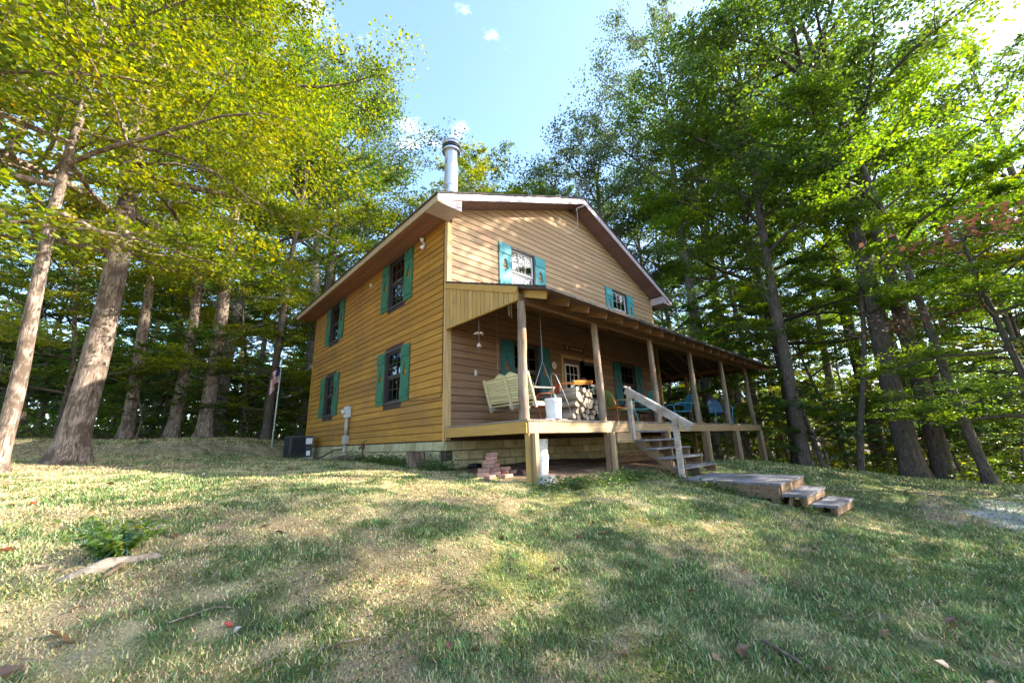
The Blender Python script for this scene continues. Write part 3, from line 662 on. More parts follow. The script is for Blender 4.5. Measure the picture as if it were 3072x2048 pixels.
# roof boards (seen from below) and shingles
nrb = 20
proof = MB()
ptop = [(-.03, -.005, ZPW), (W, -.005, ZPW), (WD+OPE, -D-OPE, ZPE), (-.03, -D-OPE, ZPE)]
pside = [(W, -.005, ZPW), (W, 5.8, ZPW), (WD+OPE, 5.8, ZPE), (WD+OPE, -D-OPE, ZPE)]
for P_ in (ptop, pside):
    proof.add(P_ + [(x, y, z-.03) for x, y, z in P_], [(3, 2, 1, 0), (4, 5, 6, 7), (0, 1, 5, 4), (1, 2, 6, 5), (2, 3, 7, 6), (3, 0, 4, 7)])
proof = proof.build('porch_roof', M['shingle'], porch, fix=True)
for k in range(nrb):
    y0, y1 = -(D+OPE-.03)*k/nrb-.01, -(D+OPE-.03)*(k+1)/nrb+.0
    xr = W-(y0)*1.027
    v = [(-.02, y0, zpr(y0)-.032), (xr-.15, y0, zpr(y0)-.032), (xr-.15, y1, zpr(y1)-.032), (-.02, y1, zpr(y1)-.032)]
    v += [(x, y, z-.022) for x, y, z in v]
    mesh_obj('roof_board', mk_mesh('roof_board', v, [(0, 1, 2, 3), (7, 6, 5, 4), (0, 4, 5, 1), (1, 5, 6, 2), (2, 6, 7, 3), (3, 7, 4, 0)], M['roofdeck']), proof)
for k in range(14):
    x0, x1 = W+.02+(WD+OPE-W-.05)*k/14, W+.02+(WD+OPE-W-.05)*(k+1)/14-.01
    y0 = -(x0-W)/1.027+.15
    v = [(x0, y0, zpx(x0)-.032), (x1, y0, zpx(x1)-.032), (x1, 5.75, zpx(x1)-.032), (x0, 5.75, zpx(x0)-.032)]
    v += [(x, y, z-.022) for x, y, z in v]
    mesh_obj('roof_board', mk_mesh('roof_board', v, [(3, 2, 1, 0), (4, 5, 6, 7), (0, 1, 5, 4), (1, 2, 6, 5), (2, 3, 7, 6), (3, 0, 4, 7)], M['roofdeck']), proof)
# drip edge strips of shingles
for k in range(18):
    y0 = -(D+OPE)*(k+1)/18; y1 = -(D+OPE)*k/18-.006
    xr0, xr1 = W-y0*1.027, W-y1*1.027
    v = [(-.045, y0-.012, zpr(y0)+.012), (xr0, y0-.012, zpr(y0)+.012), (xr1, y1, zpr(y1)+.003), (-.045, y1, zpr(y1)+.003), (-.045, y0-.012, zpr(y0)-.004), (xr0, y0-.012, zpr(y0)-.004)]
    mesh_obj('shingle_course', mk_mesh('shingle_course', v, [(0, 1, 2, 3), (4, 5, 1, 0)], M['shingle']), proof)
# boarded end of the lean-to, with its sloping fascia
endw = MB().beam((.0, -.02, ZPL+.012), (.0, -D+.05, ZPL+.012), .05, .024).build('end_wall', M['porch_wood_y'], porch)
y = -.012
while y > -D+.11:
    y2 = max(y-.138, -D+.06); q0, q1 = y-.006, y2+.006
    v = [(-.012, q0, ZPL+.026), (-.012, q1, ZPL+.026), (-.012, q1, zpr(q1)-.045), (-.012, q0, zpr(q0)-.045)]
    v = v + [(x+.018, a, b) for x, a, b in v]
    o = mesh_obj('end_board', mk_mesh('end_board', v, [(0, 1, 2, 3), (7, 6, 5, 4), (0, 4, 5, 1), (1, 5, 6, 2), (2, 6, 7, 3), (3, 7, 4, 0)], M['porch_wood_z']), endw)
    b = bmesh.new(); b.from_mesh(o.data); bmesh.ops.recalc_face_normals(b, faces=b.faces); b.to_mesh(o.data); b.free()
    y = y2
MB().beam((-.024, -.01, zpr(-.01)-.098), (-.024, -D+.07, zpr(-D+.07)-.098), .022, .125).build('end_fascia', M['porch_wood_y'], porch)

# ------------------------------------------------------------------ stairs from the deck to the platform
st = thing('porch_stairs', 'open wooden stairs with one grey handrail leading down from the porch', 'stairs', (3.2, -2.45, -.9))
SX0, SX1 = 3.22, 4.82
def S(p): return (p[0]-3.2, p[1]+2.45, p[2]+.9)
steps = [(-2.47, .045), (-2.70, -.145), (-2.96, -.325), (-3.22, -.51), (-3.50, -.695)]
for i, (yf, z) in enumerate(steps):
    for k in (0, 1): MB().box(S(((SX0+SX1)/2, yf+.07+.135*k-.0, z-.018)), (SX1-SX0, .13, .036)).build('tread', M['grey_wood'], st)
for q, x in enumerate((SX0+.05, (SX0+SX1)/2-.12, SX1-.06)):
    prof = [(-2.445, .0), (-2.445, -.20)]
    pts = [(-2.44, .02)]
    for (yf, z), nz in zip(steps, [s[1] for s in steps[1:]]+[-.87]):
        pts += [(yf+.03, z-.04), (yf+.03, nz-.04)]
    pts = pts[:-1] + [(-3.47, -.868), (-3.30, -.868), (-2.44, -.27)]
    MB().slab(pts[::-1], [], lambda a, b, t: S((x+t, a, b)), 0, .04).build('stringer', M['brown_wood'], st, fix=True)
MB().box(S((3.0, -2.46, -.10)), (.95, .04, .20)).build('ledger', M['porch_wood_x'], st)
MB().beam(S((3.16, -2.475, -.14)), S((3.16, -2.475, .985)), .085, .085).build('rail_post', M['rail_wood'], st)
MB().beam(S((3.15, -3.44, -.873)), S((3.15, -3.44, .30)), .09, .09).build('rail_post', M['rail_wood'], st)
MB().beam(S((3.16, -2.40, 1.0)), S((3.16, -3.78, .10)), .12, .038).build('handrail_cap', M['rail_wood'], st)
MB().beam(S((3.10, -2.43, .90)), S((3.10, -3.74, .045)), .038, .12).build('handrail', M['rail_wood'], st)

# platform and two loose steps
pl = thing('wooden_platform', 'low square platform of dark grey planks at the foot of the stairs', 'platform', (3.05, -5.09, -.89))
quad = [(2.99, -3.42), (4.52, -3.45), (4.62, -5.09), (2.93, -5.11)]
npk = 12
for k in range(npk):
    t0, t1 = k/npk+.003, (k+1)/npk-.003
    A = [Vector(quad[0]).lerp(Vector(quad[3]), t) for t in (t0, t1)]; B = [Vector(quad[1]).lerp(Vector(quad[2]), t) for t in (t0, t1)]
    v = [(A[0].x-3.05, A[0].y+5.09, 0), (B[0].x-3.05, B[0].y+5.09, 0), (B[1].x-3.05, B[1].y+5.09, 0), (A[1].x-3.05, A[1].y+5.09, 0)]
    v += [(x, y, z-.034) for x, y, z in v]
    o = mesh_obj('plank', mk_mesh('plank', v, [(3, 2, 1, 0), (4, 5, 6, 7), (0, 1, 5, 4), (1, 2, 6, 5), (2, 3, 7, 6), (3, 0, 4, 7)], M['grey_wood']), pl)
    b = bmesh.new(); b.from_mesh(o.data); bmesh.ops.recalc_face_normals(b, faces=b.faces); b.to_mesh(o.data); b.free()
def fr(a, b, h, name, m, z=-.036): MB().beam((a[0]-3.05, a[1]+5.09, z-h/2), (b[0]-3.05, b[1]+5.09, z-h/2), .036, h).build(name, m, pl)
fr((3.02, -3.46), (2.965, -5.07), .20, 'side_board', M['brown_wood']); fr((2.99, -5.075), (4.60, -5.055), .20, 'side_board', M['brown_wood']); fr((4.50, -3.48), (4.58, -5.02), .20, 'side_board', M['brown_wood'])
for (x, y) in ((3.05, -3.6), (3.0, -5.0), (4.5, -5.0), (4.45, -3.6), (3.75, -5.0)):
    h = -.93-g1(x, y)+.12; MB().box((x-3.05, y+5.09, -.04-h/2), (.12, .12, h)).build('leg', M['brown_wood'], pl)
def step(name, label, x0, x1, y0, y1, z, n, rz, legs):
    root = thing(name, label, 'step', ((x0+x1)/2, (y0+y1)/2, z), rz, None)
    wv = (y1-y0)/n
    for k in range(n): MB().box((0, y0+wv*(k+.5)-(y0+y1)/2, -.018), (x1-x0, wv-.008, .036)).build('plank', M['grey_wood'], root)
    hx = (x1-x0)/2
    MB().box((0, -(y1-y0)/2+.04, -.037-.05), (x1-x0-.06, .034, .10)).build('apron', M['brown_wood'], root)
    for lx in (-hx+.12, hx-.12):
        zz = g1((x0+x1)/2+lx, (y0+y1)/2)
        h = max(.06, z-.04-zz+.06)
        for ly in (-.10, .10):
            MB().beam((lx, ly*.6, -.037), (lx+(.06 if lx > 0 else -.0), ly*1.2, -.037-h), .08, .05).build('leg', M['brown_wood'], root)
    return root
step('wooden_step', 'grey two-plank step against the edge of the platform', 2.80, 4.17, -5.455, -5.125, -1.03, 2, .0, 2)
step('wooden_step', 'lowest grey plank step standing on splayed brown legs in the grass', 2.92, 3.98, -5.80, -5.475, -1.16, 2, -.05, 2)

# ------------------------------------------------------------------ things on and under the porch
# porch swing hanging on chains, its back to the yard
sw = thing('porch_swing', 'pale slatted wooden swing hanging on chains under the porch roof', 'swing', (1.0, -1.05, .62))
SWL = 1.42
tl = .30
def back_pt(y, h, t=0): return (-.04-h*math.sin(tl)-t*math.cos(tl), y, .04+h*math.cos(tl)-t*math.sin(tl))
for k in range(9):
    h0 = .04+k*.056
    MB().beam(back_pt(-SWL/2+.05, h0+.024), back_pt(SWL/2-.05, h0+.024), .016, .048).build('back_slat', M['swingwood'], sw)
nT = 26; top = []
for i in range(nT+1):
    a = -SWL/2+.03+(SWL-.06)*i/nT; u = abs((a/(SWL/2)))
    hump = .09*math.exp(-((u-.22)/.2)**2)+.025
    top.append((a, .545+hump))
outl = [(-SWL/2+.03, .545), (SWL/2-.03, .545)] + top[::-1]
MB().slab(outl, [], lambda a, b, t: back_pt(a, b, t), -.01, .012).build('crest_rail', M['swingwood'], sw, fix=True)
for a in (-SWL/2+.03, 0, SWL/2-.03): MB().beam(back_pt(a, -.12, .03), back_pt(a, .60, .03), .04, .05).build('back_stile', M['swingwood'], sw)
for k in range(8): MB().beam((.0+k*.062, -SWL/2+.04, .03+.0*k), (.0+k*.062, SWL/2-.04, .03), .05, .02).build('seat_slat', M['swingwood'], sw)
for a in (-SWL/2+.05, 0, SWL/2-.05): MB().beam((-.10, a, -.02), (.50, a, -.005), .045, .07).build('seat_rail', M['rail_wood'], sw)
for a in (-SWL/2+.03, SWL/2-.03):
    MB().beam((-.12, a, .30), (.52, a, .33), .07, .025).build('armrest', M['rail_wood'], sw)
    MB().beam((.46, a, .02), (.48, a, .32), .05, .04).build('arm_post', M['rail_wood'], sw)
    ztop = zpr(-1.05+a)-.2-.62
    for s in (-.08, .46): MB().tube([(s, a*1.03, .30), (.19, a*1.03, .85)], .006, 6).build('chain', M['chain'], sw)
    MB().tube([(.19, a*1.03, .85), (.19, a*1.03, ztop)], .006, 6).build('chain', M['chain'], sw)

def bucket(name, label, loc, h=.36, r=.15, mark=False, stack=0, group=None):
    b = thing(name, label, 'bucket', loc, .3, group)
    o = MB().lathe([(r*.86, 0), (r*.87, .004), (r*.98, h*.80), (r*1.06, h*.805), (r*1.06, h*.83), (r*.99, h*.835), (r*1.0, h*.90), (r*1.06, h*.905), (r*1.06, h*.93), (r*1.0, h*.935), (r*1.02, h), (r*.97, h), (r*.95, h*.5), (r*.82, .01)], n=28).build('body', M['white_plastic'], b); smooth_by_angle(o, .5)
    if mark:
        MB().slab([(a, .16+bb) for a, bb in ((-.05, -.012), (.0, -.022), (.055, -.01), (.06, .012), (.0, .02), (-.055, .012))], [], lambda a, bb, t: ((r*.945+t)*math.cos(-1.0+a/r), (r*.945+t)*math.sin(-1.0+a/r), bb), .0, .004).build('printed_mark', M['tealmark'], b, fix=True)
    hp = [(r*1.06*math.cos(q), r*1.06*math.sin(q)*.25-r*.98, h*.86-abs(math.sin(q))*.10) for q in np.linspace(0, math.pi, 13)]
    MB().tube(hp, .003, 6).build('handle', M['chain'], b)
    return b
b1 = bucket('bucket', 'white plastic bucket with teal print near the porch edge', (.93, -2.20, ZD+.036), .37, .155, True)
MB().box((0.90, -2.22, ZD+.018), (.62, .16, .034)).build('loose_plank', M['grey_wood'])
prop(bpy.data.objects['loose_plank'], 'short grey plank lying under the white bucket on the deck', 'plank')
tl_ = thing('garden_tool', 'rusty long-handled tool standing in the white bucket', 'tool', (.90, -2.18, ZD+.06))
MB().tube([(0, 0, 0), (.0, 0, .46), (-.03, 0, .50), (-.055, 0, .46)], .008, 7).build('shaft', M['rust'], tl_)
MB().tube([(.05, .02, 0), (.03, .02, .43), (.045, .02, .52), (.075, .02, .52), (.075, .02, .42)], .008, 7).build('prong', M['rust'], tl_)
prop(MB().lathe([(.05, 0), (.06, .02), (.055, .42), (.03, .46), (.0, .47)], n=14).build('watering_pot', M['potgreen'], None, smooth=True, loc=(1.02, -2.14, ZD+.05)), 'dark green pot leaning inside the white bucket', 'pot')

# firewood in a looped steel rack
rk = thing('log_rack', 'thin steel rack with tall loops holding split firewood', 'rack', (1.85, -1.95, ZD))
for xo, lean in ((-.33, -.14), (.56, -.05)):
    MB().tube([(xo+.02, -.22, .02), (xo-.02, -.22, .05), (xo-.10, -.22, .30), (xo-.18+lean*.5, -.20, .62), (xo-.22+lean, -.16, .88), (xo-.20+lean, -.08, .93), (xo-.16+lean, .02, .90), (xo-.12+lean*.5, .08, .60), (xo-.06, .10, .30), (xo, .10, .03)], .008, 7).build('hoop', M['chain'], rk, smooth=True)
MB().tube([(-.35, -.22, .02), (.42, -.22, .02), (.50, -.22, .10), (.46, -.22, .30)], .008, 7).build('foot_rail', M['chain'], rk, smooth=True)
MB().tube([(-.35, .10, .02), (.44, .10, .02)], .008, 7).build('foot_rail', M['chain'], rk)
logs = []
q = random.Random(3)
for row in range(6):
    n = [6, 6, 6, 6, 5, 4][row]
    for k in range(n):
        x = 1.52+.125*(k+.5*(row % 2))+q.uniform(-.015, .015)+.02*row; z = ZD+.095+row*.105+q.uniform(-.01, .01); r = q.uniform(.052, .066)
        ns = 9; a0 = q.uniform(0, 6); prof = []
        kind = q.choice((0, 1, 1, 2))
        if kind == 0: ns = 9; angs = [(2*math.pi*j/ns, 1.0) for j in range(ns)]
        elif kind == 1: ns = 6; angs = [(0, 1.1), (.45, 1.25), (.9, 1.3), (1.35, 1.25), (1.8, 1.1), (4.0, .95)]
        else: ns = 6; angs = [(0, 1.1), (.8, 1.1), (1.57, 1.15), (2.4, 1.1), (3.14, 1.1), (4.7, .35)]
        for an, rad in angs:
            rad *= r*(1+q.uniform(-.12, .12)); prof.append((rad*math.cos(an+a0), rad*math.sin(an+a0)))
        yl, yh = -.25+q.uniform(-.06, .03), .22+q.uniform(-.03, .05)
        m_ = MB(); v = [(a, yl, b_) for a, b_ in prof] + [(a*1.04, 0, b_*1.04) for a, b_ in prof] + [(a, yh, b_) for a, b_ in prof]
        f = [(i, (i+1) % ns, (i+1) % ns+ns, i+ns) for i in range(ns)] + [(i+ns, (i+1) % ns+ns, (i+1) % ns+2*ns, i+2*ns) for i in range(ns)]
        m_.add(v, f); root = m_.build('firewood_log', M['logbark'], None, fix=True, loc=(x, -1.98, z), rot=(q.uniform(-.03, .03), 0, q.uniform(-.07, .07)))
        MB().add([(a, yl-.001, b_) for a, b_ in prof], [tuple(range(ns))]).build('cut_face', M['cutwood'], root)
        prop(root, 'split grey-brown firewood log stacked in the steel rack', 'log', 'split logs stacked in the rack on the porch')
tray = thing('wooden_tray', 'orange varnished board lying on top of the firewood', 'board', (1.98, -1.95, ZD+.80))
MB().box((0, 0, 0), (.62, .40, .02), (.16, -.08, 0)).build('panel', M['orange'], tray)
MB().box((0, -.20, .02), (.62, .02, .05), (.16, -.08, 0)).build('lip', M['orange'], tray)
pot = thing('flower_pot', 'pot of white flowers standing beyond the firewood', 'plant pot', (2.75, -1.15, ZD))
MB().lathe([(.12, 0), (.16, .30), (.17, .34), (.15, .34)], n=18).build('pot', M['potgreen'], pot, smooth=True)
MB().tube([(0, 0, .3), (.01, 0, .65)], .01, 6).build('stem', M['potgreen'], pot)

# vertical timber stack etc. under the deck
def brick_thing(loc, rot, label='salmon brick in the loose heap under the porch corner'):
    o = mesh_obj('brick', BRK, None, loc, rot); prop(o, label, 'brick', 'loose bricks heaped under the porch corner'); return o
bb = bmesh.new(); bmesh.ops.create_cube(bb, size=1); bmesh.ops.scale(bb, vec=(.205, .098, .062), verts=bb.verts); bmesh.ops.bevel(bb, geom=list(bb.edges), offset=.004, segments=1, affect='EDGES')
BRK = bpy.data.meshes.new('brick'); bb.to_mesh(BRK); bb.free(); BRK.materials.append(M['brick'])
q = random.Random(11)
bx0, by0 = -.02, -1.50
gzb = g1(bx0, by0)
lay = [[(-.22, -.05, .1), (-.02, -.12, .05), (.20, -.10, 0), (-.12, .08, .2), (.10, .06, 0), (.32, .02, 1.4)], [(-.20, -.05, .08), (.02, -.08, .0), (-.08, .09, .1), (.14, .06, 1.5), (.30, -.02, .2)], [(-.10, -.04, 0), (.10, -.04, 1.5), (.02, .1, .1)],
       [(-.08, -.03, .05), (.12, .02, 1.45)], [(.02, .02, .3)], [(.06, .02, .15)]]
for lv, row in enumerate(lay):
    for (dx, dy, rz) in row:
        brick_thing((bx0+dx+q.uniform(-.012, .012), by0+dy+q.uniform(-.012, .012), gzb+.045+lv*.0635), (0, q.uniform(-.03, .03) if lv == 5 else 0, rz-.75+q.uniform(-.08, .08)))
for dx, dy, rz in ((.62, -.30, .3), (.70, -.12, 1.1), (-.30, -.32, .2), (.05, -.36, .1), (.50, -.05, .7), (.66, -.42, 0)):
    brick_thing((bx0+dx, by0+dy, g1(bx0+dx, by0+dy)+.034), (0, 0, rz))
for k, z in enumerate((0.0, .20, .27)):
    h = .37; r = .145
    o = MB().lathe([(r*.86, 0), (r*.98, h*.78), (r*1.07, h*.785), (r*1.07, h*.81), (r*.99, h*.815), (r*1.0, h*.9), (r*1.07, h*.905), (r*1.07, h*.93), (r*1.0, h*.935), (r*1.02, h), (r*.97, h)], n=24).build('bucket', M['white_plastic'], None, loc=(.78, -1.95, g1(.78, -1.95)+z)); smooth_by_angle(o, .5)
    prop(o, ('lowest white bucket of the stack behind the corner post', 'middle white bucket of the stack behind the corner post', 'top white bucket of the stack behind the corner post')[k], 'bucket', 'white buckets stacked behind the corner post')
for k in range(5):
    prop(MB().box((0, 0, 0), (1.8+.1*k, .14, .04)).build('lumber_plank', M['brown_wood'], None, loc=(4.6+.05*k, -1.5+.03*(k % 3), g1(4.5, -1.5)+.05+.043*k), rot=(0, .0, .05*(k % 3)-.05)), 'old brown plank in the lumber pile beneath the deck', 'plank', 'old planks piled beneath the deck')
lf = prop(MB().box((0, 0, 0), (.28, .2, .2)).build('cinder_block', M['concrete'], None, loc=(.26, -2.52, g1(.26, -2.52)+.03)), 'broken concrete block at the foot of the corner post', 'block')
pr_ = thing('coiled_pipe', 'dark drain pipe lying along the wall base beneath the porch', 'pipe', (.5, -.35, g1(.5, -.35)))
MB().tube([(-.15, 0, .05), (0, -.02, .06), (.15, 0, .05)], .045, 10).build('pipe', M['black'], pr_, smooth=True)

# metal lawn chairs
def chair_parts(t, ms, mf, n=9):
    # shell back with a rounded top, pressed seat, tube frame that bends from arm to floor runner
    v = []; f = []; rows = 8
    for i in range(rows+1):
        h = i/rows; wv = .25*(1-max(0, (h-.55)/.45)**2*.55)
        for j in range(n+1):
            u = -1+2*j/n; v.append((u*wv, -.22-.14*h-.05*(1-u*u)+.0, .40+.50*h))
    for i in range(rows):
        for j in range(n): a = i*(n+1)+j; f.append((a, a+1, a+n+2, a+n+1))
    o = MB().add(v, f).build('backrest', ms, t, smooth=True); sm = o.modifiers.new('t', 'SOLIDIFY'); sm.thickness = .012
    v = []; f = []
    for i in range(6):
        yv = -.24+.48*i/5; dz = .04*math.sin(i/5*math.pi*.9)
        for j in range(n+1): u = -1+2*j/n; v.append((u*.25, yv, .385-dz*(1-u*u*.6)+.02*(i/5)))
    for i in range(5):
        for j in range(n): a = i*(n+1)+j; f.append((a, a+1, a+n+2, a+n+1))
    o = MB().add(v, f).build('seat', ms, t, smooth=True); sm = o.modifiers.new('t', 'SOLIDIFY'); sm.thickness = .012
    for s in (-1, 1):
        x = .28*s
        MB().tube([(x*.95, -.30, .60), (x*1.02, -.20, .62), (x*1.05, .10, .63), (x*1.05, .24, .61), (x*1.04, .31, .54), (x*1.02, .29, .40), (x*1.0, .22, .20), (x, .20, .06), (x, .15, .02), (x, -.10, .014), (x, -.28, .014)], .014, 8).build('frame_tube', mf, t, smooth=True)
        MB().tube([(x*.93, -.24, .38), (x*1.0, .26, .38)], .011, 7).build('seat_rail', mf, t, smooth=True)
    MB().tube([(-.28, -.28, .014), (.28, -.28, .014)], .014, 8).build('floor_runner', mf, t, smooth=True)
def chair(label, loc, rz, ms, mf):
    t = thing('lawn_chair', label, 'chair', loc, rz); chair_parts(t, M[ms], M[mf]); return t
chair('turquoise metal lawn chair facing the cabin door on the porch', (5.15, -1.62, ZD), .85, 'tealmetal', 'tealmetal')
chair('sky blue metal lawn chair beside the dark patio table', (7.35, -1.70, ZD), .85, 'bluemetal', 'bluemetal')
chair('deep blue metal lawn chair at the far end of the porch', (9.85, -1.95, ZD), 2.4, 'navy', 'bluemetal')
chair('olive green metal lawn chair tucked behind the turquoise one', (4.62, -1.25, ZD), -1.9, 'lime', 'lime')
chair('red orange metal lawn chair behind the porch swing', (1.75, -1.2, ZD), 1.2, 'oranger', 'oranger')
stb = thing('side_table', 'low orange side table with red legs beside a log post', 'table', (3.75, -1.75, ZD))
MB().box((0, 0, .36), (.50, .40, .022)).build('top', M['orange'], stb)
for sx in (-1, 1):
    MB().tube([(.22*sx, -.17, .35), (.25*sx, -.18, 0)], .012, 7).build('leg', M['oranger'], stb); MB().tube([(.22*sx, .17, .35), (.25*sx, .18, 0)], .012, 7).build('leg', M['oranger'], stb)
    MB().tube([(.24*sx, -.17, .36), (.25*sx, -.12, .56), (.25*sx, .10, .58), (.24*sx, .17, .36)], .011, 7).build('side_hoop', M['oranger'], stb, smooth=True)
tb = thing('patio_table', 'dark iron patio table with lattice top on the porch', 'table', (9.0, -1.15, ZD))
for k in range(13): MB().box((0, -.42+.07*k, .70), (1.5, .03, .012)).build('top_bar', M['black'], tb)
MB().tube([(.76*math.cos(a), .46*math.sin(a), .70) for a in np.linspace(0, 2*math.pi, 25)], .016, 8).build('rim', M['black'], tb)
for sx in (-.5, .5):
    for sy in (-.3, .3): MB().tube([(sx*.7, sy*.7, .69), (sx*1.1, sy*1.1, .4), (sx*.9, sy*.9, .2), (sx*1.2, sy*1.2, .0)], .015, 7).build('leg', M['black'], tb)
for k, (bx_, by_, rz) in enumerate(((7.0, -.6, .2), (8.9, -.45, .0))):
    t = thing('iron_bench', ('dark iron bench pushed against the patio table', 'dark iron bench with curled arms near the cabin corner')[k], 'bench', (bx_, by_, ZD), rz)
    for j in range(5): MB().box((0, -.2+.09*j, .42), (1.1, .05, .014)).build('seat_slat', M['black'], t)
    for j in range(5): MB().box((0, .25+.01*j, .50+.075*j), (1.1, .012, .04)).build('back_slat', M['black'], t)
    for sx in (-.5, .5):
        MB().tube([(sx, -.22, 0), (sx, -.2, .42), (sx, -.18, .60), (sx, .1, .63), (sx, .26, .62)], .014, 7).build('arm', M['black'], t); MB().tube([(sx, .22, 0), (sx, .22, .42), (sx, .30, .86)], .014, 7).build('leg', M['black'], t)

# wind chimes, clock, sign, antenna
wc = thing('wind_chime', 'bird-shaped wind chime with a small bell hanging under the porch eave', 'wind chime', (.10, -1.05, 2.36))
MB().tube([(0, 0, 0), (0, 0, -.75)], .003, 5).build('cord', M['chain'], wc)
for k in range(5):
    a = k*1.25; c = MB(); c.tube([(0, 0, -.33), (.05*math.cos(a), .05*math.sin(a), -.31), (.11*math.cos(a), .11*math.sin(a), -.34+.02*(k % 2))], [.022, .02, .006], 8); c.build('bird', M['ceramic'], wc, smooth=True)
MB().lathe([(.05, -.60), (.045, -.58), (.028, -.54), (.012, -.52)], n=14).build('bell', M['ceramic'], wc, smooth=True)
wc2 = thing('wind_chime', 'slim pale tube wind chime hanging near the corner log post', 'wind chime', (.45, -1.62, zpr(-1.62)-.16))
MB().lathe([(.05, -.14), (.05, -.12), (.01, -.10)], n=12).build('disc', M['ceramic'], wc2, smooth=True)
MB().tube([(0, 0, 0), (0, 0, -.13)], .003, 5).build('cord', M['chain'], wc2)
for k in range(5): a = k*1.257; MB().tube([(.035*math.cos(a), .035*math.sin(a), -.14), (.035*math.cos(a), .035*math.sin(a), -.34-.03*k)], .007, 6).build('chime_tube', M['paleline'], wc2)
ck = thing('wall_clock', 'round cream clock on the wall beside the door', 'clock', (3.53, -.034, 1.92))
o = MB().lathe([(.0, .0), (.125, 0), (.13, .01), (.125, .03), (.11, .03), (.108, .02), (.0, .02)], n=28).build('case', M['rust'], ck, rot=(math.pi/2, 0, 0)); smooth_by_angle(o)
MB().lathe([(.107, .019), (.107, .022)], n=28).build('dial', M['clockface'], ck, rot=(math.pi/2, 0, 0))
for a, l in ((.5, .06), (2.4, .085)): MB().beam((0, -.0255, 0), (l*math.sin(a), -.0255, l*math.cos(a)), .003, .008).build('hand', M['black'], ck)
sg = thing('name_sign', 'dark wooden sign with pale lettering and a star above the door', 'sign', (4.51, -.034, 2.52))
MB().box((0, -.008, 0), (.96, .016, .15)).build('board', M['signwood'], sg)
stv = [(-.36+.07*(1 if k % 2 == 0 else .42)*math.sin(k*math.pi/5), .005+.07*(1 if k % 2 == 0 else .42)*math.cos(k*math.pi/5)) for k in range(10)]
MB().slab(stv[::-1], [], fn_front, .017, .022).build('star', M['signletter'], sg, fix=True)
for k in range(9): MB().box((-.22+.07*k, -.019, -.005+.004*math.sin(k*2)), (.016 if k % 2 else .045, .006, .055+.015*(k % 3))).build('letter', M['signletter'], sg)
an = thing('antenna', 'small wire mesh dish antenna on the roof ridge with a dangling cable', 'antenna', (W/2+.05, -.42, ZR-.02))
MB().tube([(0, 0, 0), (0, 0, .55)], .016, 8).build('mast', M['chain'], an)
dv = MB()
for k in range(13):
    a = -1.2+.2*k; dv.tube([(.36*u, -.10-.18*(u*u+(.17*(k-6)/6)**2*3)+.18, .62+.17*(k-6)/6+.04*u) for u in np.linspace(-1, 1, 7)], .004, 5)
dv.tube([(.36, -.1, .45), (.40, -.06, .66), (.36, -.10, .82), (-.36, -.10, .74), (-.40, -.06, .55), (-.36, -.1, .45)], .006, 5); dv.tube([(0, 0, .45), (.15, -.30, .55)], .006, 5)
dv.build('dish', M['chain'], an)
MB().tube([(0, 0, .1), (-.05, -.14, -.1), (-.10, -.17, -.32), (-.42, -.10, -.52), (-.30, -.02, -.78), (-.18, .10, -1.0), (-.30, .33, -1.18), (-.52, .385, -1.22), (-.62, .385, -1.10)], .007, 6).build('cable', M['white_plastic'], an, smooth=True)

# air conditioner, meter, tap, stump
acx, acy, acz = -.62, 8.15, g1(-.62, 8.15)
ac = thing('air_conditioner', 'dark louvred air conditioning unit standing beside the cabin wall', 'air conditioner', (acx, acy, acz))
S_ = .70
MB().box((0, 0, .03), (S_+.08, S_+.08, .08)).build('pad', M['concrete'], ac)
MB().box((0, 0, .40), (S_-.05, S_-.05, .64)).build('core', M['black'], ac)
MB().box((0, 0, .745), (S_+.015, S_+.015, .05)).build('top', M['ac'], ac)
MB().box((0, 0, .09), (S_+.01, S_+.01, .05)).build('base', M['ac'], ac)
for sx in (-1, 1):
    for sy in (-1, 1): MB().box((sx*(S_/2-.03), sy*(S_/2-.03), .41), (.066, .066, .62)).build('corner_post', M['ac'], ac)
for k in range(11):
    z = .15+.052*k
    for (cx, cy, dx, dy, r) in ((0, -S_/2+.012, S_-.13, .03, (.5, 0, 0)), (-S_/2+.012, 0, .03, S_-.13, (0, -.5, 0))):
        MB().box((cx, cy, z), (dx, dy, .012), r).build('louvre', M['ac'], ac)
MB().box((S_/2-.11, -S_/2-.003, .60), (.20, .006, .20)).build('sticker', M['paperwhite'], ac); MB().box((S_/2-.11, -S_/2-.003, .20), (.12, .006, .16)).build('sticker', M['paperwhite'], ac)
MB().box((S_/2-.11, -S_/2-.002, .40), (.20, .006, .18)).build('access_panel', M['ac'], ac)
mt = thing('electric_meter', 'pale grey electric meter box with conduits on the cabin side wall', 'meter box', (-.03, 5.32, .79))
MB().box((-.05, -.02, .165), (.10, .34, .33)).build('box', M['greybox'], mt)
MB().lathe([(.08, 0), (.08, .04), (.065, .09), (.0, .10)], n=18).build('dial_glass', M['greybox'], mt, smooth=True, loc=(-.10, .06, .17), rot=(0, -math.pi/2, 0))
for yy, r in ((.05, .028), (-.07, .034)): MB().tube([(-.05, yy, 0), (-.05, yy, -.55)], r, 10).build('conduit', M['conduit'], mt, smooth=True)
MB().box((-.05, -.01, -.66), (.12, .24, .24)).build('junction_box', M['conduit'], mt)
MB().tube([(-.05, .04, -.78), (-.05, .04, -1.30)], .028, 10).build('conduit', M['conduit'], mt, smooth=True)
MB().tube([(-.05, -.06, -.78), (-.05, -.06, -1.30)], .016, 8).build('conduit', M['conduit'], mt, smooth=True)
hs_ = thing('drain_hose', 'dark hose curving from the meter conduit to the ground', 'hose', (-.25, 6.0, g1(-.25, 6.0)))
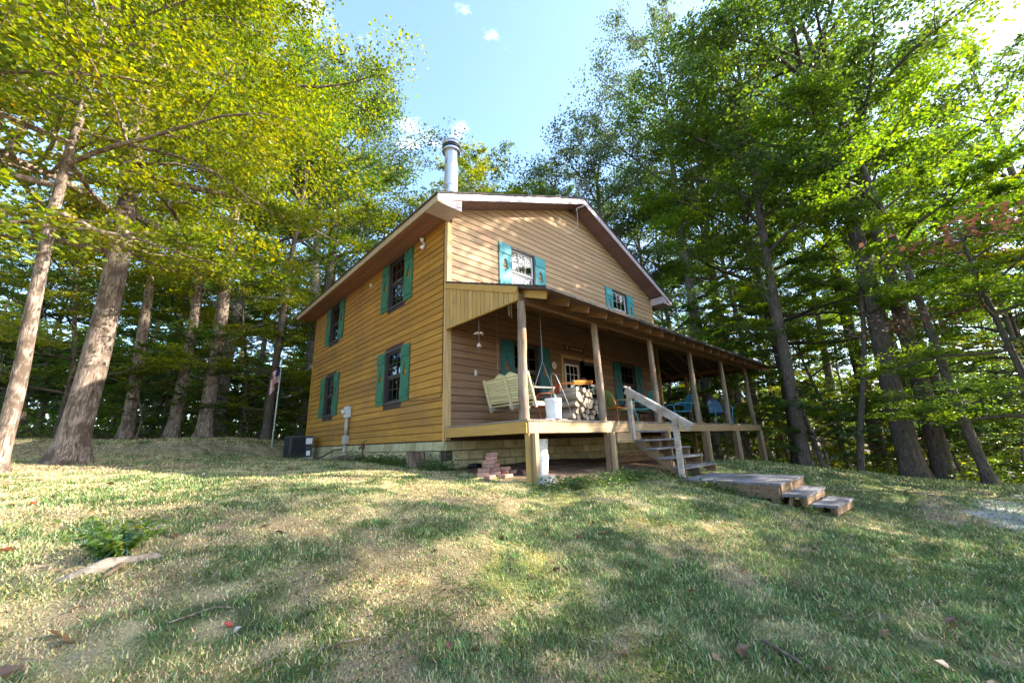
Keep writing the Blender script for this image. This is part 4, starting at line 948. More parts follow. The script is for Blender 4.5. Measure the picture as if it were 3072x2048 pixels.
MB().tube([(.17, -.5, .33), (.05, -.1, .30), (-.05, .4, .14), (-.15, 1.0, .03), (-.15, 1.5, .03)], .022, 8).build('hose', M['hose'], hs_, smooth=True)
ln_ = thing('refrigerant_line', 'pale line running from the air conditioner across the dirt', 'pipe', (-.3, 7.2, g1(-.3, 7.2)))
MB().tube([(-.1, .6, .10), (-.05, .2, .03), (-.1, -.5, .02), (-.12, -1.0, .03)], .014, 7).build('line', M['paleline'], ln_, smooth=True)
tp = thing('yard_tap', 'rusty yard hydrant standing by the foundation', 'tap', (-.18, 3.72, g1(-.18, 3.72)))
MB().tube([(0, 0, -.1), (0, 0, .42)], .022, 9).build('pipe', M['rust'], tp, smooth=True)
MB().lathe([(.03, .30), (.055, .34), (.06, .40), (.035, .46), (.02, .48)], n=12).build('head', M['rust'], tp, smooth=True)
MB().tube([(0, 0, .47), (0, -.06, .52), (0, -.24, .53)], .012, 7).build('lever', M['rust'], tp, smooth=True); MB().tube([(0, .03, .38), (-.04, .09, .36), (-.05, .10, .30)], .02, 8).build('spout', M['rust'], tp, smooth=True)
lgl = prop(MB().tube([(0, -.6, .02), (.02, 0, .05), (0, .6, .03)], [.06, .07, .055], 10).build('fallen_log', M['stump'], None, smooth=True, loc=(-.42, 4.35, g1(-.42, 4.35)+.03), rot=(0, 0, .15)), 'short bark-covered log lying along the foundation', 'log')
q = random.Random(9)
sx_, sy_ = -.34, .55; sz_ = g1(sx_, sy_)
stp = thing('tree_stump', 'upright sawn stump with flaking bark by the cabin corner', 'stump', (sx_, sy_, sz_))
ns = 26; V_ = []; F_ = []
for i, (r, z) in enumerate(((.235, -.08), (.205, .03), (.19, .12), (.185, .22), (.183, .33))):
    for k in range(ns): a = 2*math.pi*k/ns; rr_ = r*(1+.07*math.sin(5*a+1)+.05*math.sin(11*a+i)); V_.append((rr_*math.cos(a), rr_*math.sin(a), z))
for i in range(4):
    for k in range(ns): F_.append((i*ns+k, i*ns+(k+1) % ns, (i+1)*ns+(k+1) % ns, (i+1)*ns+k))
MB().add(V_, F_).build('bark', M['stump'], stp, smooth=True); MB().add([(x*.985, y*.985, z-.004) for x, y, z in V_[-ns:]], [tuple(range(ns))]).build('sawn_top', M['cutwood'], stp)

# flagpole with a limp flag
fpx, fpy = -.95, 10.35; fpz = g1(fpx, fpy)
fp = thing('flagpole', 'slim white flagpole at the edge of the trees', 'flagpole', (fpx, fpy, fpz))
MB().tube([(0, 0, -.1), (0, 0, 3.35)], [.028, .02], 10).build('pole', M['greybox'], fp, smooth=True); MB().lathe([(.0, 3.33), (.035, 3.36), (.035, 3.40), (.0, 3.43)], n=12).build('finial', M['greybox'], fp, smooth=True)
fg = thing('flag', 'limp striped flag with a blue canton hanging from the flagpole', 'flag', (fpx-.02, fpy-.02, fpz+3.2))
def flag_pt(u, w):           # u along the fly, w down the hoist; the cloth falls in folds
    return (-.05-.26*u*(1-.35*w)+.05*math.sin(u*9+w*2), .06*math.sin(u*11+1), -.10-.62*w-.55*u*(.4+.6*u))
for k in range(13):
    v = []; f = []
    for i in range(15):
        u = i/14
        v += [flag_pt(u, k/13), flag_pt(u, (k+1)/13)]
    f = [(2*i, 2*i+1, 2*i+3, 2*i+2) for i in range(14) if not (k < 7 and i < 5)]
    mesh_obj('stripe', mk_mesh('stripe', v, f, M['redcloth'] if k % 2 == 0 else M['whitecloth'], True), fg)
v = []; f = []
for i in range(6):
    for j in range(8): v.append(flag_pt(i/14, j/13))
f = [(i*8+j, i*8+j+1, (i+1)*8+j+1, (i+1)*8+j) for i in range(5) for j in range(7)]
cn = mesh_obj('canton', mk_mesh('canton', v, f, M['bluecloth'], True), fg)

# hammock between the trees beyond the porch
hm = thing('hammock', 'pale rope hammock slung low in the trees beyond the porch', 'hammock', (19.8, 1.6, g1(19.8, 1.6)))
hv = MB()
for i in range(13):
    w = -1+2*i/12
    hv.tube([(-1.5, .0, 1.15), (-.9, w*.38, .62+.10*w*w), (0, w*.45, .45+.15*w*w), (.9, w*.38, .70+.10*w*w), (1.7, 0, 1.35)], .010, 5)
for i in range(14):
    u = -1+2*i/13; hv.tube([(u*.95, w*.44, .46+.15*w*w+.24*u*u) for w in np.linspace(-1, 1, 7)], .008, 5)
hv.build('netting', M['rope'], hm); MB().tube([(-1.5, 0, 1.15), (-2.2, .1, 1.7)], .012, 6).build('rope', M['rope'], hm); MB().tube([(1.7, 0, 1.35), (2.3, -.1, 1.9)], .012, 6).build('rope', M['rope'], hm)

# ------------------------------------------------------------------ trees
def tube_np(P, R, n):
    P = np.asarray(P, float); N = len(P); T = np.gradient(P, axis=0); T /= np.linalg.norm(T, axis=1, keepdims=True)+1e-9
    a = np.array([0, 0, 1.]) if abs(T[0, 2]) < .9 else np.array([1., 0, 0]); x = np.cross(T[0], a); x /= np.linalg.norm(x)
    V = np.empty((N, n, 3)); an = np.linspace(0, 2*np.pi, n, endpoint=False)
    for i in range(N):
        x = x-T[i]*(x@T[i]); x /= np.linalg.norm(x)+1e-9; y = np.cross(T[i], x)
        V[i] = P[i]+R[i]*(np.cos(an)[:, None]*x+np.sin(an)[:, None]*y)
    i0 = (np.arange(N-1)[:, None]*n+np.arange(n)[None]).ravel(); j0 = (np.arange(N-1)[:, None]*n+(np.arange(n)+1)[None] % n).ravel()
    return V.reshape(-1, 3), np.stack([i0, j0, j0+n, i0+n], -1)
def gen_tree(seed, H, r0, cb, cr, nl, leaf, limbs=20, up=.35, flat=.4, spread=.55, low=.0, twig=5, lean=0.0, wig=.25):
    """returns trunk mesh (with limbs) and crown mesh of single leaves; low>0 adds drooping lower limbs"""
    rg = np.random.default_rng(seed)
    n = 22; t = np.linspace(0, 1, n); z = -.3+(H*.95+.3)*t**1.6
    ph = rg.uniform(0, 6, 4)
    px = wig*(np.sin(t*4+ph[0])-np.sin(ph[0]))*t*1.5+.08*np.sin(t*11+ph[1])*t + lean*t*t*H*.2; py = wig*(np.sin(t*4.4+ph[2])-np.sin(ph[2]))*t*1.5+.08*np.sin(t*10+ph[3])*t
    TP = np.stack([px, py, z], -1); TR_ = r0*np.clip(1-z/(H*1.0), .03, 1)**.75*(1+.55*np.exp(-np.clip(z, 0, 9)/(r0*.8)))
    Vs, Fs = tube_np(TP, TR_, 14)
    # root flare and knobbly bark outline
    an = np.tile(np.linspace(0, 2*np.pi, 14, endpoint=False), n); zz = np.repeat(z, 14); ctr = np.repeat(TP, 14, axis=0)
    fl_ = 1+.22*np.sin(an*4+ph[0])*np.exp(-np.clip(zz, 0, 9)/(r0*1.0))+rg.uniform(-.03, .03, len(an)); Vs = ctr+(Vs-ctr)*fl_[:, None]
    VV, FF, off = [Vs], [Fs], len(Vs); C = []; Wt = []
    for i in range(limbs):
        s = (i+rg.uniform(.1, .9))/limbs; h = H*(cb+(0.97-cb)*s**.9); tt = ((h+.3)/(H*.95+.3))**(1/1.6); k = min(n-1.001, tt*(n-1)); b0 = TP[int(k)]*(1-k % 1)+TP[int(k)+1]*(k % 1)
        az = i*2.399+rg.uniform(-.5, .5); prof = (.55+.45*np.sin(np.pi*min(1, s*.95+.12)))*(1-.72*s**3); Ll = cr*prof*rg.uniform(.7, 1.2)
        uu = up+.75*s+rg.uniform(-.15, .15)
        if s < low: uu = -.02+rg.uniform(-.12, .2); Ll *= 1.2
        m_ = 8; q = np.linspace(0, 1, m_); d = np.array([np.cos(az), np.sin(az)]); pd = np.array([-d[1], d[0]])
        wg = rg.uniform(-.22, .22)*Ll; side = wg*np.sin(q*3+rg.uniform(0, 3))*q
        LP = np.stack([b0[0]+d[0]*Ll*q+pd[0]*side, b0[1]+d[1]*Ll*q+pd[1]*side, b0[2]+Ll*(uu*q-.25*uu*q*q*1.2)+.06*Ll*np.sin(q*7+i)*q], -1)
        rb = min(np.interp(h, z, TR_)*.62, min(.024*Ll+.012, .085)); LR = rb*(1-.88*q)+.004
        v, f = tube_np(LP, LR, 6); VV.append(v); FF.append(f+off); off += len(v)
        for j in range(twig):
            qs = .28+.72*(j+rg.uniform(.2, .8))/twig; k = min(m_-1.001, qs*(m_-1)); c0 = LP[int(k)]*(1-k % 1)+LP[int(k)+1]*(k % 1)
            a2 = az+rg.choice((-1, 1))*rg.uniform(.4, 1.25); l2 = Ll*rg.uniform(.22, .42)*(1.15-.4*qs)+.15; q2 = np.linspace(0, 1, 5)
            SP = np.stack([c0[0]+np.cos(a2)*l2*q2, c0[1]+np.sin(a2)*l2*q2, c0[2]+l2*(.22+rg.uniform(-.2, .3))*q2+.05*l2*np.sin(q2*6)], -1)
            v, f = tube_np(SP, np.interp(k, range(m_), LR)*.55*(1-.85*q2)+.003, 4); VV.append(v); FF.append(f+off); off += len(v)
            for e in (.35, .7, 1.0): C.append(SP[int(e*4)]+rg.normal(0, .05*l2, 3)); Wt.append(l2*rg.uniform(.4, 1.4)*(.6+.4*e))
        C.append(LP[-1]); Wt.append(.35*Ll*rg.uniform(.5, 1.2))
    V = np.concatenate(VV); Fq = np.concatenate(FF)
    tr = np_mesh(bpy.data.meshes.new('trunk'), V, Fq, M['bark_grey'], True)
    C = np.array(C); Wt = np.array(Wt); Pk = Wt/Wt.sum(); ci = rg.choice(len(C), nl, p=Pk)
    sg_ = (spread*Wt/np.mean(Wt)**.5/np.mean(Wt)**.5*np.mean(Wt))[ci][:, None]
    o_ = rg.normal(0, 1, (nl, 3)); o_ = o_/np.linalg.norm(o_, axis=1, keepdims=True)*(rg.uniform(0, 1, (nl, 1))**.5)*1.5*sg_*np.array([1, 1, flat]); c = C[ci]+o_
    c[:, 2] -= .10*np.linalg.norm(o_[:, :2], axis=1)
    return tr, leaves_mesh('crown', c, leaf, rg, cluster=ci)
def leaves_mesh(name, c, leaf, rg, cluster=None, tilt=.55, mat='leaf_mid'):
    nl = len(c); a = rg.uniform(0, 2*np.pi, nl); d = np.stack([np.cos(a), np.sin(a), rg.normal(-.25, .3, nl)], -1); d /= np.linalg.norm(d, axis=1, keepdims=True)
    up_ = np.stack([rg.normal(0, tilt, nl), rg.normal(0, tilt, nl), np.ones(nl)], -1); s = np.cross(up_, d); s /= np.linalg.norm(s, axis=1, keepdims=True); nn = np.cross(d, s)
    L_ = (leaf*rg.uniform(.65, 1.3, nl))[:, None]
    V = np.stack([c-d*L_*.5, c+s*L_*.36-d*L_*.05+nn*L_*.07, c+d*L_*.5-nn*L_*.05, c-s*L_*.36-d*L_*.05+nn*L_*.07], 1).reshape(-1, 3)
    me = np_mesh(bpy.data.meshes.new(name), V, np.arange(nl*4).reshape(-1, 4), M[mat])
    lc = rg.uniform(0, 1, nl)
    if cluster is not None: lc = .5*lc+.5*rg.uniform(0, 1, cluster.max()+1)[cluster]
    at = me.attributes.new('lc', 'FLOAT', 'POINT'); at.data.foreach_set('value', np.repeat(lc, 4).astype(np.float32)); return me
TYPES = {
 'tallA': gen_tree(1, 23, .30, .42, 5.2, 27000, .135, 28, .35, .55, .42),
 'tallB': gen_tree(2, 24, .32, .38, 5.6, 27000, .135, 28, .45, .5, .42),
 'tallC': gen_tree(3, 20, .26, .35, 4.6, 23000, .13, 26, .5, .5, .40),
 'forkD': gen_tree(4, 19, .26, .40, 4.6, 22000, .14, 20, .75, .6, .5, twig=6),
 'mapleA': gen_tree(5, 16, .26, .26, 5.2, 56000, .105, 30, .22, .24, .44, low=.2),
 'mapleB': gen_tree(6, 11, .12, .16, 3.6, 32000, .09, 24, .18, .2, .36, low=.3),
 'mapleC': gen_tree(7, 8.5, .09, .14, 3.1, 24000, .085, 22, .2, .2, .34, low=.3),
 'mapleD': gen_tree(12, 12, .13, .36, 4.3, 36000, .09, 24, .15, .22, .40, low=.25),
 'thinA': gen_tree(8, 13, .10, .34, 2.8, 18000, .10, 18, .3, .3, .42),
 'thinB': gen_tree(9, 15, .12, .42, 3.0, 18000, .105, 18, .35, .3, .45),
 'sapA': gen_tree(10, 4.2, .035, .15, 1.5, 7000, .075, 15, .2, .25, .28, twig=4, wig=.1),
 'sapB': gen_tree(11, 3.0, .028, .08, 1.3, 6000, .07, 14, .25, .3, .26, twig=4, wig=.1),
}
HT = {'tallA': 23, 'tallB': 24, 'tallC': 20, 'forkD': 19, 'mapleA': 16, 'mapleB': 11, 'mapleC': 8.5, 'mapleD': 12, 'thinA': 13, 'thinB': 15, 'sapA': 4.2, 'sapB': 3.0}
RD = {'tallA': .30, 'tallB': .32, 'tallC': .26, 'forkD': .26, 'mapleA': .26, 'mapleB': .13, 'mapleC': .10, 'thinA': .10, 'thinB': .12, 'sapA': .035, 'sapB': .028}
def tree(kind, x, y, s=1.0, rz=0.0, leafm='leaf_mid', barkm='bark_grey', label='', group=None, name='deciduous_tree', sxy=None, tilt=(0, 0), cat='tree'):
    o = thing(name, label, cat, (x, y, g1(x, y)-.02), rz, group); o.rotation_euler = (tilt[0], tilt[1], rz); o.scale = (sxy or s, sxy or s, s)
    for part, me_, mm in (('trunk', TYPES[kind][0], barkm), ('crown', TYPES[kind][1], leafm)):
        c = mesh_obj(part, me_, o); c.material_slots[0].link = 'OBJECT'; c.material_slots[0].material = M[mm]
    return o
# left of the cabin
tree('mapleA', -5.73, 5.93, 1.20, 2.2, sxy=1.02, leafm='leaf_yellow', barkm='bark_pale', label='big mottled maple with yellow-green crown standing in bare red soil', name='maple_tree')
tree('mapleD', -6.32, 3.85, 1.05, .6, sxy=.9, leafm='leaf_yellow', barkm='bark_pale', label='slender pale maple growing next to the big mottled maple', name='maple_tree')
tree('tallC', -5.10, 14.5, 1.0, 1.0, 'leaf_mid', 'bark_pale', 'leaning grey trunk with swollen base beyond the dirt track', sxy=.8)
tree('tallA', -3.75, 14.3, .95, 4.0, 'leaf_mid', 'bark_pale', 'straight mottled tree in the middle of the row beyond the track', sxy=.75)
tree('tallB', -2.70, 14.2, 1.0, 2.0, 'leaf_mid', 'bark_pale', 'stout pale trunk in the row beyond the track, near the flagpole', sxy=.9)
tree('forkD', 2.4, 16.5, 1.25, 3.6, 'leaf_mid', 'bark_dark', 'open airy tree with forked dark limbs rising behind the flue pipe')
tree('mapleA', -1.9, 17.5, 1.25, 5.2, 'leaf_yellow', 'bark_grey', 'yellow-leaved maple rising behind the cabin eave', name='maple_tree')
tree('tallB', -8.8, 9.5, 1.08, .3, 'leaf_yellow', 'bark_pale', 'tall crown of yellow-green leaves above the dirt track')
tree('tallB', 16.6, .9, 1.18, 1.3, sxy=.92, leafm='leaf_blue', barkm='bark_grey', label='very tall grey-green tree towering over the porch end')
tree('tallA', 16.4, 5.4, 1.02, 3.1, 'leaf_blue', 'bark_grey', 'tall grey-green tree beyond the right roof slope, left of the towering one')
tree('tallB', 14.6, 10.2, .86, 4.4, 'leaf_mid', 'bark_grey', 'tall green tree close behind the back right cabin corner')
tree('tallC', 10.6, 13.6, 1.06, 2.4, 'leaf_yellow', 'bark_grey', 'yellow-green tree peeking over the roof ridge beside the flue pipe')
tree('tallA', 17.5, 18.5, 1.05, 2.2, 'leaf_mid', 'bark_grey', 'green tree peeking over the roof ridge near the antenna')
tree('tallC', 13.8, 14.6, 1.22, .4, 'leaf_blue', 'bark_grey', 'grey-green tree peeking over the middle of the roof ridge')
tree('mapleC', -8.0, 16.5, 1.1, 1.1, 'leaf_dark', 'bark_dark', 'low leafy tree filling the gap behind the pale trunks', name='maple_tree')
tree('mapleB', -4.4, 18.0, 1.0, 1.9, 'leaf_mid', 'bark_dark', 'leafy tree behind the leaning grey trunk', name='maple_tree')
tree('mapleC', -1.2, 15.6, 1.1, 2.7, 'leaf_yellow', 'bark_dark', 'bright low maple behind the flagpole', name='maple_tree')
tree('mapleC', 17.5, -4.0, 1.1, .7, 'leaf_fresh', 'bark_dark', 'low leafy maple behind the straight brown trunk', name='maple_tree')
tree('mapleB', 17.8, -7.2, 1.0, 3.9, 'leaf_fresh', 'bark_dark', 'leafy maple filling the view behind the oaks', name='maple_tree')
tree('tallC', -.6, 13.2, 1.0, 3.3, 'leaf_mid', 'bark_dark', 'dark slim trunk close behind the far cabin corner', sxy=.7)
tree('mapleB', -8.6, 2.4, 1.05, 3.3, 'leaf_yellow', 'bark_pale', 'bushy yellow-green maple leaning in beside the slender pale maple', name='maple_tree')
tree('mapleD', -8.6, 6.6, 1.25, 3.0, 'leaf_yellow', 'bark_pale', 'yellow-green maple behind the slender pale maple', name='maple_tree')
# right of the cabin
tree('tallA', 13.6, -6.15, 1.05, .9, 'leaf_mid', 'bark_dark', 'thick oak trunk with furrowed bark at the lawn edge', name='oak_tree', tilt=(0, .02))
tree('forkD', 14.3, -6.75, 1.15, 3.0, 'leaf_dark', 'bark_dark', 'darker oak trunk crossing close behind the thick furrowed oak', name='oak_tree', tilt=(0, .05), sxy=1.0)
tree('tallC', 13.1, -3.45, 1.05, 2.2, 'leaf_mid', 'bark_dark', 'straight brown trunk between the porch end and the oaks', sxy=.85)
tree('thinA', 13.0, -4.9, 1.0, 1.4, 'leaf_mid', 'bark_dark', 'thin dark leaning tree between the straight brown trunk and the oaks', tilt=(.02, -.10))
tree('thinB', 11.4, -7.6, 1.0, 4.1, 'leaf_fresh', 'bark_dark', 'thin leaning tree with bright leaves past the oaks by the gravel', tilt=(.06, -.10))
tree('tallA', 17.6, -.2, .95, 2.9, 'leaf_mid', 'bark_pale', 'pale trunk rising just beyond the far porch posts', sxy=.7)
tree('tallC', 18.4, -.8, .95, 5.4, 'leaf_mid', 'bark_pale', 'mottled trunk standing beside the pale one past the porch', sxy=.75)
tree('mapleB', 9.6, -8.7, .75, 2.6, 'leaf_fresh', 'bark_dark', 'leafy maple overhanging the gravel patch at the lawn edge', name='maple_tree', tilt=(.05, -.08))
tree('mapleA', 15.8, -2.6, 1.05, .2, 'leaf_fresh', 'bark_dark', 'spreading maple with dark crooked limbs behind the porch roof end', name='maple_tree')
tree('mapleB', 10.8, -10.3, .8, 4.4, 'leaf_fresh', 'bark_dark', 'bright-leaved maple at the right border of the clearing', name='maple_tree')
# the wood behind, random but kept out of the clearing and of the gap of open sky
rg = random.Random(21)
def project(x, y, z):
    v = Vector((x, y, z))-CAM; d = v.dot(_f)
    if d < .5: return None
    return 1536+F_PX*v.dot(_r2)/d, 1024-F_PX*v.dot(_u2)/d
def sky_limit(u):
    """lowest row the crowns may not rise above, by column of open sky"""
    pts = [(1060, -400), (1120, 110), (1250, 150), (1370, 330), (1400, 440), (1520, 440), (1600, 400), (1700, 260), (1760, 100), (1800, -400)]
    if u < pts[0][0] or u > pts[-1][0]: return -9999
    for (a, b), (c, d) in zip(pts, pts[1:]):
        if a <= u <= c: return b+(d-b)*(u-a)/(c-a)
placed = []
def ok(x, y, dmin):
    if -15 < x < 13.2 and -14 < y < 12.5: return False
    if -16 < x < -1.5 and 0 < y < 13.4: return False
    return all((x-a)**2+(y-b)**2 > dmin*dmin for a, b in placed)
def place(n, kinds, rmin, rmax, dmin, leafs, barks, labels, group, smin, smax, name, amin=-12, amax=104, cat='tree'):
    c = 0; tries = 0
    while c < n and tries < n*60:
        tries += 1
        a = math.radians(rg.uniform(amin, amax)); r = math.sqrt(rg.uniform(rmin**2, rmax**2))
        x, y = CAM.x+r*math.sin(a), CAM.y+r*math.cos(a)
        if not ok(x, y, dmin): continue
        k = rg.choice(kinds); s = rg.uniform(smin, smax); zb = g1(x, y)
        for _ in range(14):
            bad = False
            for dx in (-.28, 0, .28):
                p = project(x+dx*HT[k]*s*_r.x, y+dx*HT[k]*s*_r.y, zb+HT[k]*s*(.97 if dx == 0 else .72))
                if p and p[1] < sky_limit(p[0]): bad = True
            if not bad: break
            s *= .93
        if s < smin*.45: continue
        placed.append((x, y)); lf = rg.choice(leafs); bk = rg.choice(barks)
        LN = {'leaf_mid': 'mid green', 'leaf_dark': 'deep green', 'leaf_yellow': 'yellow-green', 'leaf_blue': 'grey-green', 'leaf_fresh': 'fresh green'}[lf]
        BN = {'bark_grey': 'grey', 'bark_dark': 'dark', 'bark_pale': 'pale'}[bk]; dg = math.degrees(a)
        where = 'beyond the dirt track' if dg < 17 else 'behind the cabin' if dg < 58 else 'beyond the porch end' if dg < 78 else 'behind the oaks'
        tree(k, x, y, s, rg.uniform(0, 6.28), lf, bk, '%s with %s leaves and %s stem %s' % (labels, LN, BN, where), '%s in the wood, %s, %s stem, %s' % (group, LN, BN, where), name, tilt=(rg.uniform(-.03, .03), rg.uniform(-.03, .03)), cat=cat); c += 1
place(30, ['tallA', 'tallB', 'tallC'], 24, 52, 3.2, ['leaf_mid', 'leaf_mid', 'leaf_dark', 'leaf_blue'], ['bark_grey', 'bark_dark', 'bark_pale'], 'tall canopy tree', 'tall trees', .85, 1.1, 'deciduous_tree')
place(72, ['mapleB', 'mapleC', 'thinA', 'thinB', 'mapleC'], 19, 46, 2.0, ['leaf_mid', 'leaf_dark', 'leaf_fresh', 'leaf_yellow'], ['bark_grey', 'bark_dark'], 'mid-sized understorey tree', 'understorey trees', .8, 1.15, 'understorey_tree')
place(130, ['sapA', 'sapB'], 17, 36, 1.2, ['leaf_mid', 'leaf_dark', 'leaf_fresh', 'leaf_yellow'], ['bark_grey', 'bark_dark'], 'low sapling', 'saplings', .7, 1.35, 'sapling', cat='sapling')
# trees out of frame to the right that shade the yard
for i, (k, x, y, s, sxy) in enumerate((('mapleC', 7.4, -12.0, .72, .9), ('mapleC', 3.6, -13.6, 1.0, 1.1), ('mapleB', 5.2, -16.4, 1.0, 1.1), ('mapleC', 6.5, -14.2, .95, .9), ('mapleA', 9.0, -18.5, 1.0, 1.0))):
    tree(k, x, y, s, i*1.3, 'leaf_mid', 'bark_dark', 'green tree shading the yard from beyond the gravel side', 'trees shading the yard', sxy=sxy)

# withered brown sprays caught in the branches by the oaks
for k, (u, v, dist, lab) in enumerate(((2700, 970, 13.0, 'withered brown leaf spray hanging in front of the thick oak trunk'), (2930, 690, 10.0, 'withered brown leaf spray high above the gravel patch'))):
    d = (_f+_r2*((u-1536)/F_PX)-_u2*((v-1024)/F_PX)); d = d/math.hypot(d.x, d.y); p = CAM+d*dist; rq = np.random.default_rng(90+k)
    t = thing('withered_branch', lab, 'branch', tuple(p)); mesh_obj('leaves', leaves_mesh('leaves', rq.normal(0, 1, (260, 3))*np.array([.45, .6, .16]), .11, rq, tilt=.7, mat='leaf_brown'), t)
    MB().tube([(.2, -.9, .1), (.05, -.2, .06), (-.1, .5, 0)], [.012, .009, .004], 6).build('twig', M['bark_dark'], t); MB().tube([(.05, -.2, .06), (.4, .2, .0)], [.008, .003], 6).build('twig', M['bark_dark'], t)

# ------------------------------------------------------------------ ground cover
rgn = np.random.default_rng(5)
def inside_house(x, y): return ((x > -.02) & (x < W) & (y > -.02) & (y < L)) | ((x > -.0) & (x < WD) & (y > -D) & (y < 0)) | ((x > 2.95) & (x < 4.6) & (y < -3.4) & (y > -5.1))
def scatter(n, rmin, rmax, amin, amax, power=1.0):
    a = np.radians(rgn.uniform(amin, amax, n)); r = rmin+(rmax-rmin)*rgn.uniform(0, 1, n)**power
    x, y = CAM.x+r*np.sin(a), CAM.y+r*np.cos(a); k = ~inside_house(x, y); return x[k], y[k], r[k]
gv, gc = [], []
for n, rmin, rmax, pw in ((380000, 1.9, 8.5, 1.0), (120000, 7.5, 20, 1.0)):
    x, y, r = scatter(n, rmin, rmax, -14, 102, pw)
    cols, dry, e = ground_cols(x, y)
    dens = np.clip(-.1+1.0*vnoise(x, y, .30, 31)+.7*vnoise(x, y, .08, 32), 0, 1); keep = (rgn.uniform(0, 1, len(x)) < dens) & (e > .35)
    x, y, r, dry, cols = x[keep], y[keep], r[keep], dry[keep], cols[keep]; m = len(x)
    z = gz(x, y)-.004; h = rgn.uniform(.014, .055, m)*(.70+.05*r)*(1-.45*dry); w = (.0014+.0010*r)*rgn.uniform(.7, 1.4, m); a = rgn.uniform(0, 2*np.pi, m); ln = rgn.uniform(.2, 1.3, m)*h
    ds = np.stack([np.cos(a), np.sin(a), np.zeros(m)], -1); dl = np.stack([-np.sin(a), np.cos(a), np.zeros(m)], -1); b = np.stack([x, y, z], -1)
    tri = np.stack([b-ds*w[:, None], b+ds*w[:, None], b+dl*ln[:, None]+np.array([0, 0, 1])*h[:, None]], 1)
    gr = np.stack([rgn.uniform(.10, .19, m), rgn.uniform(.16, .27, m), rgn.uniform(.05, .10, m)], -1); stw = np.stack([rgn.uniform(.44, .64, m), rgn.uniform(.37, .53, m), rgn.uniform(.18, .29, m)], -1)
    isdry = rgn.uniform(0, 1, m) < .20+.62*dry; cc = (np.where(isdry[:, None], stw, gr)*.8+cols*.2)*(.55+.75*vnoise(x, y, .11, 71)+.55*vnoise(x, y, .035, 72))[:, None]
    gv.append(tri); gc.append(np.repeat(cc, 3, axis=0))
V = np.concatenate(gv).reshape(-1, 3); Cc = np.concatenate(gc)
me = np_mesh(bpy.data.meshes.new('grass'), V, np.arange(len(V)).reshape(-1, 3), M['grass']); set_col(me, Cc)
prop(mesh_obj('grass', me), 'short patchy lawn of green and straw-coloured grass blades', 'grass', kind='stuff')
# clover and small broad-leaved weeds in the lawn
x, y, r = scatter(130000, 1.9, 11, -14, 102, .9); cols, dry, e = ground_cols(x, y)
k = (rgn.uniform(0, 1, len(x)) < np.clip((vnoise(x, y, .45, 41)*.6+vnoise(x, y, .14, 42)*.4-.45)*5, 0, 1)*(1-.6*dry)) & (e > .5); x, y = x[k], y[k]
c = np.stack([x, y, gz(x, y)+rgn.uniform(.008, .035, len(x))], -1)
prop(mesh_obj('lawn_weeds', leaves_mesh('lawn_weeds', c, .021, rgn, tilt=.45, mat='leaf_mid')), 'small round weed leaves spread through the lawn', 'weeds', kind='stuff')
# taller weeds along the foundation, under the steps and by the left hummock
cl = []
for cx, cy, rx, ry, hh, n in ((-.35, 1.6, .28, 1.6, .2, 2200), (-.25, -.2, .3, .5, .25, 800), (-.3, 4.0, .3, .9, .2, 700), (1.9, -3.0, .9, .3, .14, 1500), (.4, -2.9, .6, .25, .16, 700), (2.85, -4.2, .15, .7, .2, 500), (2.85, -5.45, .3, .15, .1, 160), (-.9, 7.4, .4, .4, .2, 300)):
    px = rgn.normal(cx, rx*.55, n); py = rgn.normal(cy, ry*.5, n); cl.append(np.stack([px, py, gz(px, py)+np.abs(rgn.normal(0, hh*.45, n))], -1)[~inside_house(px, py)])
prop(mesh_obj('foundation_weeds', leaves_mesh('foundation_weeds', np.concatenate(cl), .05, rgn, tilt=.6, mat='leaf_dark')), 'low green weeds growing along the foundation and around the steps', 'weeds', kind='stuff')
# undergrowth on the woodland floor
x, y, r = scatter(130000, 15, 46, -14, 103, .8); e = lawn_edge(x, y); k = (e < .3) & (vnoise(x, y, 1.6, 51) > .42); x, y = x[k], y[k]
c = np.stack([x, y, gz(x, y)+np.abs(rgn.normal(0, .65, len(x)))*(.3+vnoise(x, y, 2.3, 52))], -1)
prop(mesh_obj('undergrowth', leaves_mesh('undergrowth', c, .12, rgn, tilt=.5)), 'low leafy undergrowth covering the woodland floor', 'undergrowth', kind='stuff')
# the far wood that closes the view
nf = 130000; a = np.radians(rgn.uniform(-16, 106, nf)); r = rgn.uniform(46, 66, nf); x, y = CAM.x+r*np.sin(a), CAM.y+r*np.cos(a)
hh = (6+7*vnoise(a*30, r*.12, 1.0, 61))*rgn.uniform(0, 1, nf)**.8; c = np.stack([x, y, gz(x, y)+hh], -1); k = vnoise(a*90+hh*.7, hh*1.1, 1.0, 62) > .30
prop(mesh_obj('far_wood', leaves_mesh('far_wood', c[k], .5, rgn, tilt=.9)), 'far green mass of woodland closing the view between the trunks', 'woodland', kind='stuff')
# fallen leaves
x, y, r = scatter(26000, 2.2, 34, -14, 103, 1.0); e = lawn_edge(x, y); k = (e < .4) | (rgn.uniform(0, 1, len(x)) < .035); x, y = x[k], y[k]
c = np.stack([x, y, gz(x, y)+rgn.uniform(.012, .03, len(x))], -1)
prop(mesh_obj('leaf_litter', leaves_mesh('leaf_litter', c, .085, rgn, tilt=.35, mat='leaf_litter')), 'brown fallen leaves strewn over the lawn and woodland floor', 'fallen leaves', kind='stuff')

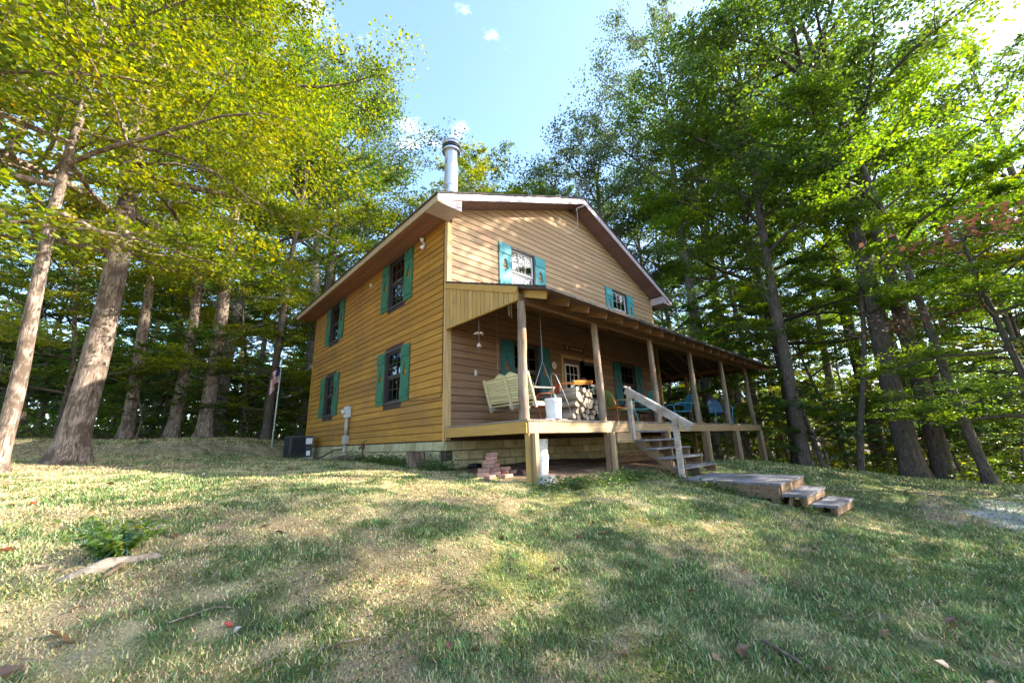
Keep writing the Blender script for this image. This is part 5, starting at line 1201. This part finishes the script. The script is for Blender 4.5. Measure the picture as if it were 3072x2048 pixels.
# hummock with an old root and a tall weed on the left of the lawn
wx, wy = -4.62, -2.75; wz = g1(wx, wy)
wp = thing('weed_clump', 'knee-high leafy weed growing out of the old root hummock', 'weed', (wx, wy, wz)); q = random.Random(2)
stm = MB(); lv = []
for k in range(46):
    a = q.uniform(0, 6.28); l = q.uniform(.12, .42); e_ = q.uniform(.35, 1.0); pts = [(.10*math.cos(a*3), .10*math.sin(a*3), 0), (.3*l*e_*math.cos(a), .3*l*e_*math.sin(a), .4*l), (.9*l*e_*math.cos(a), .9*l*e_*math.sin(a), .62*l)]
    stm.tube(pts, [.004, .003, .002], 5)
    for j in range(16): t = j/15; lv.append((math.cos(a)*l*e_*(.1+.85*t)+q.uniform(-.04, .04), math.sin(a)*l*e_*(.1+.85*t)+q.uniform(-.04, .04), l*(.1+.55*t)+q.uniform(-.03, .03)))
stm.build('stem', M['potgreen'], wp); mesh_obj('leaves', leaves_mesh('leaves', np.array(lv), .045, rgn, tilt=.7, mat='leaf_mid'), wp)
rt = thing('rotten_root', 'weathered half-buried root with broken edge beneath the tall weed', 'root', (wx+.05, wy-.12, g1(wx+.05, wy-.12)))
MB().tube([(-.30, -.08, -.03), (-.2, -.04, .0), (-.08, 0, .02), (.06, .03, .012), (.16, .03, .02), (.27, .08, -.03)], [.02, .035, .05, .038, .03, .012], 9).build('root', M['logbark'], rt, smooth=True)
MB().tube([(0, 0, .01), (-.03, -.08, .0), (-.10, -.18, -.03)], [.025, .02, .01], 8).build('side_root', M['stump'], rt, smooth=True)
def stick(name, label, pts, r):
    P_ = [(x, y, g1(x, y)+.012+r) for x, y in pts]; o0 = Vector(P_[0]); t = thing(name, label, 'stick', tuple(o0))
    MB().tube([Vector(p)-o0 for p in P_], [r*(1-.3*i/len(P_)) for i in range(len(P_))], 8).build('stick', M['bark_pale'], t, smooth=True)
def on_ground(u, v):
    d = _f+_r2*((u-1536)/F_PX)-_u2*((v-1024)/F_PX); t = 1.0
    while t < 60:
        p = CAM+d*t
        if p.z < g1(p.x, p.y): return p.x, p.y
        t += .02
    return p.x, p.y
stick('fallen_stick', 'straight pale stick lying in the green grass', [on_ground(2285+k*31, 1930+k*20) for k in range(5)], .011)
stick('fallen_stick', 'thin crooked twig lying on the mossy lawn below the sunlit patch', [on_ground(960, 1960), on_ground(1030, 1935), on_ground(1110, 1925), on_ground(1170, 1922)], .005)
stick('fallen_stick', 'curved twig lying in dry grass right of the hummock', [on_ground(500, 1880), on_ground(580, 1855), on_ground(640, 1835), on_ground(690, 1832)], .005)
